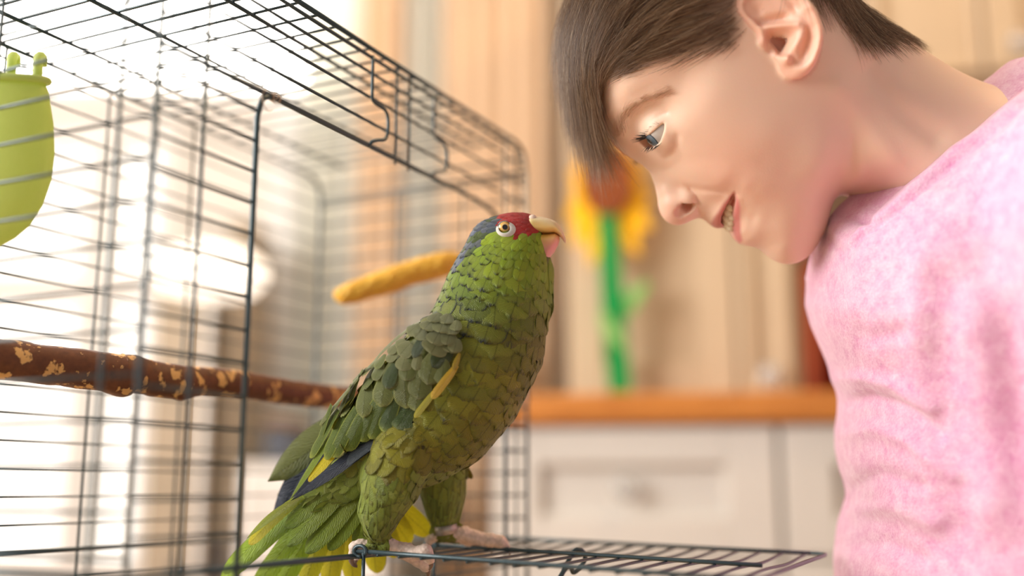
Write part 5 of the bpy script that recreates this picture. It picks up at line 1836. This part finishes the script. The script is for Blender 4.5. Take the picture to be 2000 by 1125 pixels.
# ---- hair, brows, lashes as thin strands
def strands(name, paths, radii, mat, parent, cols):
    """paths (n, m, 3) world points; triangular strands in one mesh."""
    n, m, _ = paths.shape
    T = np.gradient(paths, axis=1); T /= np.linalg.norm(T, axis=2)[..., None] + 1e-12
    ref = np.array([0.31, 0.62, 0.72])
    U = np.cross(T, ref); U /= np.linalg.norm(U, axis=2)[..., None] + 1e-12
    Vv = np.cross(T, U)
    rr_ = (radii[:, None] * np.linspace(1, 0.25, m)[None])[..., None]
    rings = np.stack([paths + rr_ * (math.cos(a) * U + math.sin(a) * Vv) for a in (0, 2.094, 4.189)], 2)
    V = rings.reshape(-1, 3)
    b0 = (np.arange(n) * m * 3)[:, None, None] + (np.arange(m - 1) * 3)[None, :, None]
    k = np.arange(3)[None, None]; k1 = (np.arange(3) + 1) % 3
    Q = np.stack([b0 + k, b0 + k1[None, None], b0 + 3 + k1[None, None], b0 + 3 + k], -1).reshape(-1, 4)
    o = V.mean(0)
    me = bpy.data.meshes.new(name)
    me.vertices.add(len(V)); me.vertices.foreach_set('co', (V - o).astype(np.float32).ravel())
    me.loops.add(Q.size); me.loops.foreach_set('vertex_index', Q.astype(np.int32).ravel())
    me.polygons.add(len(Q)); me.polygons.foreach_set('loop_start', np.arange(0, Q.size, 4, dtype=np.int32))
    me.polygons.foreach_set('use_smooth', np.ones(len(Q), bool))
    me.update(calc_edges=True)
    me.materials.append(mat)
    set_color(me, 'Col', np.repeat(cols, m * 3, axis=0))
    return obj_from(name, me, parent, o)


M_hair = vc_mat('hair', 0.34)
bs = M_hair.node_tree.nodes['Principled BSDF']
bs.inputs['Specular IOR Level'].default_value = 0.75
ghf = Grid([gh.o[0], gh.o[1], 0], [gh.ax[0][-1], gh.ax[1][-1], wz[-1]], hg)
ghf.ax = [gh.ax[0], gh.ax[1], wz]


def head_f(P):
    q = np.stack([P[:, 0], P[:, 1], np.abs(DM - P[:, 2])], 1)
    return ghf.sample(FH, q)


def head_g(P):
    e = 0.0012
    G = np.stack([head_f(P + e * v) - head_f(P - e * v) for v in np.eye(3)], 1)
    return G / (np.linalg.norm(G, axis=1)[:, None] + 1e-9)


roots = np.nonzero((scalp < RNG.normal(-2, 7, len(scalp))) & not_ear & (hy > -230))[0]
NS_ = 26000
ri = RNG.choice(roots, NS_)
P = Vh[ri] + RNG.normal(0, 0.0006, (NS_, 3))
anch = np.array([  # px, py, dir x, dir y (image, down positive), length cm, droop
    (1400, -150, -0.75, 0.35, 6.0, 0.1), (1250, -90, -0.8, 0.6, 7.2, 0.3), (1150, 0, -0.50, 0.87, 10.6, 0.6), (1128, 100, -0.12, 1.0, 9.0, 0.9), (1190, 50, -0.62, 0.78, 6.4, 0.5), (1150, 150, -0.15, 1.0, 6.2, 0.9), (1110, 200, 0.05, 1.0, 6.0, 0.9), (1130, 290, 0.30, 1.0, 5.0, 0.9), (1210, 280, 0.6, 0.8, 5.0, 0.9),
    (1210, 110, -0.85, 0.5, 3.6, 0.2), (1200, 145, -0.9, 0.35, 2.6, 0.0), (1250, 130, -0.93, 0.3, 2.8, 0.0), (1290, 20, -0.88, 0.48, 5.0, 0.1), (1300, 95, -0.92, 0.36, 2.8, 0.0), (1360, 40, -0.96, 0.28, 3.0, 0.0), (1420, 70, -0.9, 0.42, 1.6, 0.0), (1440, 90, -0.6, 0.8, 0.9, 0.0), (1400, -40, -0.92, 0.4, 4.0, 0.0),
    (1500, -100, -0.4, 0.9, 3.2, 0.0), (1600, -90, 0.2, 0.98, 3.0, 0.0), (1640, 0, 0.42, 0.9, 2.4, 0.0), (1690, 60, 0.45, 0.88, 1.8, 0.0), (1740, 50, 0.72, 0.68, 2.0, 0.0), (1715, 88, 0.5, 0.85, 1.0, 0.0)])
def flow_at(px, py):
    w = 1 / (((px[:, None] - anch[None, :, 0]) ** 2 + (py[:, None] - anch[None, :, 1]) ** 2) / 900 + 0.3) ** 1.6
    w /= w.sum(1)[:, None]
    return w @ anch[:, 2:4], w @ anch[:, 4], w @ anch[:, 5]


rx, ry = mx_[ri], my_[ri]
_, Ls, dr_ = flow_at(rx, ry)
lat = np.abs(Vh[ri][:, 2] - DM)
side_f = np.clip((lat - 0.030) / 0.018, 0, 1) * (rx < 1260)
Ls = Ls * (1 - 0.62 * side_f * (ry > 60)); dr_ = dr_ * (1 - side_f)
Ls = Ls / 100 * RNG.uniform(0.72, 1.10, NS_)
mseg = 9
paths = np.zeros((NS_, mseg, 3)); paths[:, 0] = P
side = np.where(Vh[ri][:, 2] < DM, 1.0, -1.0)
lay = RNG.uniform(0.0006, 0.0110, NS_) * np.clip(Ls / 0.060, 0.22, 1) * (1 + 0.5 * np.clip((1210 - rx) / 60, 0, 1))
clump = np.array([[mnoise.noise(Vector((a * 110, b_ * 110, c * 110))), mnoise.noise(Vector((a * 110 + 9, b_ * 110, c * 110)))] for a, b_, c in P])
dirv = None
for k in range(1, mseg):
    t = k / (mseg - 1)
    qx = CX + FPX * P[:, 0] / (DM - np.abs(DM - P[:, 2])); qy = CY - FPX * P[:, 1] / (DM - np.abs(DM - P[:, 2]))
    fl, _, _ = flow_at(qx, qy)
    d = np.stack([fl[:, 0] + 0.35 * clump[:, 0], -fl[:, 1] + 0.25 * clump[:, 1], np.zeros(NS_)], 1)
    G = head_g(P)
    f = head_f(P)
    d = d - G * (d * G).sum(1)[:, None] * np.clip(1 - dr_ * t * 0.6, 0, 1)[:, None]
    d = d / (np.linalg.norm(d, axis=1)[:, None] + 1e-9)
    d = d + np.stack([np.clip(0.8 - 1.0 * lay / 0.011, -0.1, 0.8) * np.clip((qy - 120) / 110, 0, 1), -np.ones(NS_), np.zeros(NS_)], 1) * (1.1 * dr_ * t)[:, None]
    if dirv is not None: d = 0.5 * d + 0.5 * dirv
    d = d + RNG.normal(0, 0.05, (NS_, 3))
    d /= np.linalg.norm(d, axis=1)[:, None] + 1e-9
    dirv = d
    P = P + d * (Ls / (mseg - 1))[:, None]
    f = head_f(P); want = lay * min(1.0, 1.6 * t)
    push = np.clip(want - f, 0, 0.004) * (f < 0.03)
    P = P + head_g(P) * push[:, None]
    paths[:, k] = P
hc = np.array([srgb(124, 94, 66), srgb(158, 128, 96), srgb(88, 62, 40), srgb(196, 172, 142)])
ci = RNG.choice(4, NS_, p=[0.45, 0.25, 0.2, 0.1])
cl2 = np.array([mnoise.noise(Vector((a * 420, b_ * 420, c * 420))) for a, b_, c in paths[:, 0]])
cols = hc[ci] * RNG.uniform(0.8, 1.15, (NS_, 1)) * (1.0 + 0.55 * cl2)[:, None]
hair = strands('hair', c2w(paths), RNG.uniform(0.00008, 0.00015, NS_), M_hair, person, cols)
hair['label'] = 'short light brown hair with a fringe'
# eyebrow
def surf_pt(px, py):
    """near-side skin point under a pixel."""
    ds = np.linspace(DM - 0.092, DM, 220)
    P_ = np.stack([(px - CX) / FPX * ds, (CY - py) / FPX * ds, ds], 1)
    f = head_f(P_)
    k = np.argmax(f < 0)
    if f[k] >= 0: return None
    return P_[k]
bp_ = []
BR = smooth_path([(1212, 262, 0), (1213, 244, 0), (1222, 224, 0), (1240, 207, 0), (1264, 194, 0), (1290, 184, 0), (1306, 178, 0)], 8)[:, :2]
for k in range(420):
    t = RNG.uniform(0, 1) ** 1.1
    i = min(int(t * (len(BR) - 1)), len(BR) - 2)
    c = BR[i] + RNG.normal(0, 6.4 * (1 - 0.3 * t), 2)
    tg = BR[i + 1] - BR[i]; tg /= np.linalg.norm(tg)
    tg = tg + np.array([-0.25, -0.3]) * (1 - t) + RNG.normal(0, 0.15, 2)
    seg = []
    for s in np.linspace(0, 1, 5):
        q = c + tg * 13 * s * RNG.uniform(0.95, 1.05)
        sp3 = surf_pt(*q)
        if sp3 is None: break
        seg.append(sp3 + np.array([0, 0, -0.0004 - 0.0006 * math.sin(s * 2.5)]))
    if len(seg) == 5: bp_.append(seg)
bp_ = np.array(bp_)
bpm = bp_.copy(); bpm[..., 2] = 2 * DM - bpm[..., 2]
bp_ = np.concatenate([bp_, bpm])
eb = strands('eyebrows', c2w(bp_), np.full(len(bp_), 0.00006), M_hair, person, np.tile(srgb(198, 156, 120), (len(bp_), 1)))
# lashes
lp2 = []
UPL = smooth_path([(1298, 240, 0), (1289, 246, 0), (1279, 255, 0), (1269, 264, 0), (1262, 270, 0)], 8)[:, :2]
LOL = smooth_path([(1293, 276, 0), (1284, 284, 0), (1274, 287, 0), (1264, 284, 0)], 8)[:, :2]
for line, n, dv, ln in ((UPL, 110, np.array([-0.93, 0.30]), 24), (LOL, 34, np.array([-0.5, 0.85]), 13)):
    for k in range(n):
        i = RNG.integers(0, len(line))
        t = i / (len(line) - 1)
        c = line[i]
        hh = EH + RE * (0.9 - 0.9 * t) if line is UPL else EH + RE * (0.6 - 0.6 * t)
        d0 = DM - hh
        dv2 = dv + RNG.normal(0, 0.12, 2)
        L = ln * RNG.uniform(0.7, 1.15) * (0.6 + 0.5 * t)
        seg = []
        for s in np.linspace(0, 1, 5):
            q = c + dv2 * L * s + np.array([-0.10, -0.16 if line is UPL else 0.0]) * L * s * s
            seg.append(pc(q[0], q[1], d0 - 0.0025 * s * (1 - t)))
        lp2.append(seg)
lp2 = np.array(lp2)
lpm = lp2.copy(); lpm[..., 2] = 2 * DM - lpm[..., 2]
lp2 = np.concatenate([lp2, lpm])
el_ = strands('eyelashes', c2w(lp2), np.full(len(lp2), 0.00016), M_hair, person, np.tile(srgb(30, 22, 18), (len(lp2), 1)))
eb['kind'] = 'stuff'
el_['kind'] = 'stuff'
hair['kind'] = 'stuff'
# ================================================================== pink jumper over the torso
hj = 0.0022
gj = Grid([*pc(1540, 1700, 0.72)[:2], DM - 0.235], [*pc(2440, 110, 0.72)[:2], DM + 0.235], hj)
JX, JY, JD = gj.X, gj.Y, gj.D
ys = np.array([120, 150, 200, 300, 380, 400, 440, 480, 520, 600, 640, 680, 720, 738, 752, 775, 800, 830, 860, 900, 940, 970, 1000, 1030, 1060, 1125, 1300, 1500, 1720])
xl = np.array([1990, 1935, 1880, 1760, 1668, 1640, 1609, 1599, 1594, 1591, 1602, 1620, 1638, 1643, 1646, 1657, 1661, 1660, 1655, 1655, 1664, 1675, 1680, 1671, 1661, 1652, 1660, 1680, 1690]) + 3.0
xr = np.interp(ys, [120, 160, 220, 330, 500, 800, 1720], [2060, 2150, 2220, 2290, 2330, 2340, 2320])
Lh = np.interp(ys, [120, 160, 220, 300, 380, 450, 600, 900, 1720], [0.030, 0.055, 0.085, 0.105, 0.115, 0.122, 0.128, 0.128, 0.125])
yrow = (CY - ys) / FPX * DM
o_ = np.argsort(yrow)
Yv = gj.ax[1]
XL = np.interp(Yv, yrow[o_], ((xl - CX) / FPX * DM)[o_])[None, :, None]
XR = np.interp(Yv, yrow[o_], ((xr - CX) / FPX * DM)[o_])[None, :, None]
LH = np.interp(Yv, yrow[o_], Lh[o_])[None, :, None]
Xc, A_ = (XL + XR) / 2, (XR - XL) / 2
rho = ((np.abs((JX - Xc) / A_)) ** 2.25 + (np.abs((JD - DM) / LH)) ** 2.25) ** (1 / 2.25)
FJ = ((rho - 1) * np.minimum(A_, LH)).astype(np.float32)
FJ = np.maximum(FJ, JY - pc(0, 128, DM)[1]); FJ = np.maximum(FJ, pc(0, 1690, DM)[1] - JY)
FJ = FJ.astype(np.float32)
gj.blend(FJ, pc(1738, 244, DM), 0.0545, pc(1905, 350, DM), 0.066, 0.022)
for sg in (-1, 1):
    def ap(px, py, w): return pc(px, py, DM)[:2].tolist() + [DM + sg * w]
    arm = [(ap(1985, 400, 0.085), 0.060), (ap(2000, 470, 0.128), 0.062), (ap(2030, 800, 0.150), 0.054), (ap(1990, 1250, 0.158), 0.047), (ap(1960, 1640, 0.150), 0.042)]
    for (a, ra), (b_, rb) in zip(arm[:-1], arm[1:]):
        gj.blend(FJ, a, ra, b_, rb, 0.020)
JPX = CX + FPX * JX / JD; JPY = CY - FPX * JY / JD
sline = (JPX - 1650) * 0.642 + (JPY - 390) * 0.768
wl = np.abs(JD - DM)
cut = (60 * np.clip(wl / 0.040, 0, 1) ** 1.2 - sline) * DM / FPX
FJ = smax(FJ, cut.astype(np.float32), 0.004)
# hem roll along the neckline
Vj, Qj = surface_nets(FJ, gj.o, gj.h)
Vj = relax(Vj, Qj, 2, 0.5)
Nj = gj.grad(FJ, Vj)
jx = CX + FPX * Vj[:, 0] / Vj[:, 2]; jy = CY - FPX * Vj[:, 1] / Vj[:, 2]


def jband(p, s): return np.exp(-(poly_dist(jx, jy, p, closed=False) / s) ** 2)


near = Vj[:, 2] < DM + 0.05
disp = np.zeros(len(Vj))
folds = [([(1640, 742), (1690, 738), (1750, 752), (1820, 800)], 13, 0.0036), ([(1655, 785), (1700, 778), (1770, 796), (1830, 850)], 13, -0.0040), ([(1655, 850), (1710, 838), (1780, 862), (1860, 930)], 16, 0.0036),
         ([(1668, 950), (1720, 925), (1800, 950)], 16, -0.0030), ([(1675, 1000), (1740, 985), (1830, 1020)], 18, 0.0032), ([(1660, 1065), (1730, 1060), (1800, 1090)], 16, -0.0032), ([(1850, 560), (1835, 700), (1850, 860), (1880, 1020)], 40, -0.0030),
         ([(1800, 500), (1790, 640), (1795, 780)], 30, 0.0018), ([(1905, 650), (1925, 800), (1945, 980)], 40, 0.0024), ([(1975, 600), (1990, 780), (2000, 960)], 36, -0.0020), ([(1690, 480), (1660, 560), (1650, 640)], 22, 0.0022),
         ([(1640, 420), (1672, 428), (1705, 436)], 9, -0.0030), ([(1650, 640), (1700, 660), (1760, 650)], 18, -0.0022)]
for p, s, a in folds: disp += a * jband(p, s) * near
sl_ = (jx - 1650) * 0.642 + (jy - 390) * 0.768 - 60 * np.clip(np.abs(Vj[:, 2] - DM) / 0.040, 0, 1) ** 1.2
disp += near * (0.0020 * np.exp(-((sl_ - 8) / 7) ** 2) - 0.0026 * np.exp(-((sl_ - 22) / 6) ** 2))
nzv = np.array([mnoise.noise(Vector(v * 14)) + 0.5 * mnoise.noise(Vector(v * 33)) + 0.22 * mnoise.noise(Vector(v * 90)) for v in Vj])
sil_keep = np.clip((jx - 1668) / 60, 0.15, 1)
disp = disp * np.clip((jx - 1640) / 40, 0.35, 1) + 0.0026 * nzv * sil_keep
Vj = Vj + Nj * disp[:, None]
M_pink, nt, b = material('pink_melange_fleece')
tc = node(nt, 'ShaderNodeTexCoord')
n1 = node(nt, 'ShaderNodeTexNoise'); n1.inputs['Scale'].default_value = 150; n1.inputs['Detail'].default_value = 6; n1.inputs['Roughness'].default_value = 0.7
n2 = node(nt, 'ShaderNodeTexNoise'); n2.inputs['Scale'].default_value = 700; n2.inputs['Detail'].default_value = 3
n3 = node(nt, 'ShaderNodeTexNoise'); n3.inputs['Scale'].default_value = 26; n3.inputs['Detail'].default_value = 4
for n in (n1, n2, n3): nt.links.new(tc.outputs['Object'], n.inputs['Vector'])
fac = math_node(nt, 'ADD', math_node(nt, 'MULTIPLY', n1.outputs['Fac'], 0.5), math_node(nt, 'ADD', math_node(nt, 'MULTIPLY', n2.outputs['Fac'], 0.28), math_node(nt, 'MULTIPLY', n3.outputs['Fac'], 0.2)))
cr = node(nt, 'ShaderNodeValToRGB')
cr.color_ramp.elements[0].position = 0.32; cr.color_ramp.elements[0].color = (*srgb(214, 138, 182), 1)
cr.color_ramp.elements[1].position = 0.64; cr.color_ramp.elements[1].color = (*srgb(242, 208, 224), 1)
nt.links.new(fac, cr.inputs[0]); nt.links.new(cr.outputs[0], b.inputs['Base Color'])
b.inputs['Roughness'].default_value = 0.95
b.inputs['Sheen Weight'].default_value = 0.5; b.inputs['Sheen Roughness'].default_value = 0.5
b.inputs['Specular IOR Level'].default_value = 0.1
bp = node(nt, 'ShaderNodeBump'); bp.inputs['Strength'].default_value = 0.55; bp.inputs['Distance'].default_value = 0.0014
hsum = math_node(nt, 'ADD', n1.outputs['Fac'], math_node(nt, 'MULTIPLY', n2.outputs['Fac'], 0.6))
nt.links.new(hsum, bp.inputs['Height']); nt.links.new(bp.outputs[0], b.inputs['Normal'])
jm = mk('jumper', c2w(Vj), Qj, M_pink, person)
jm['label'] = 'soft pink melange jumper'
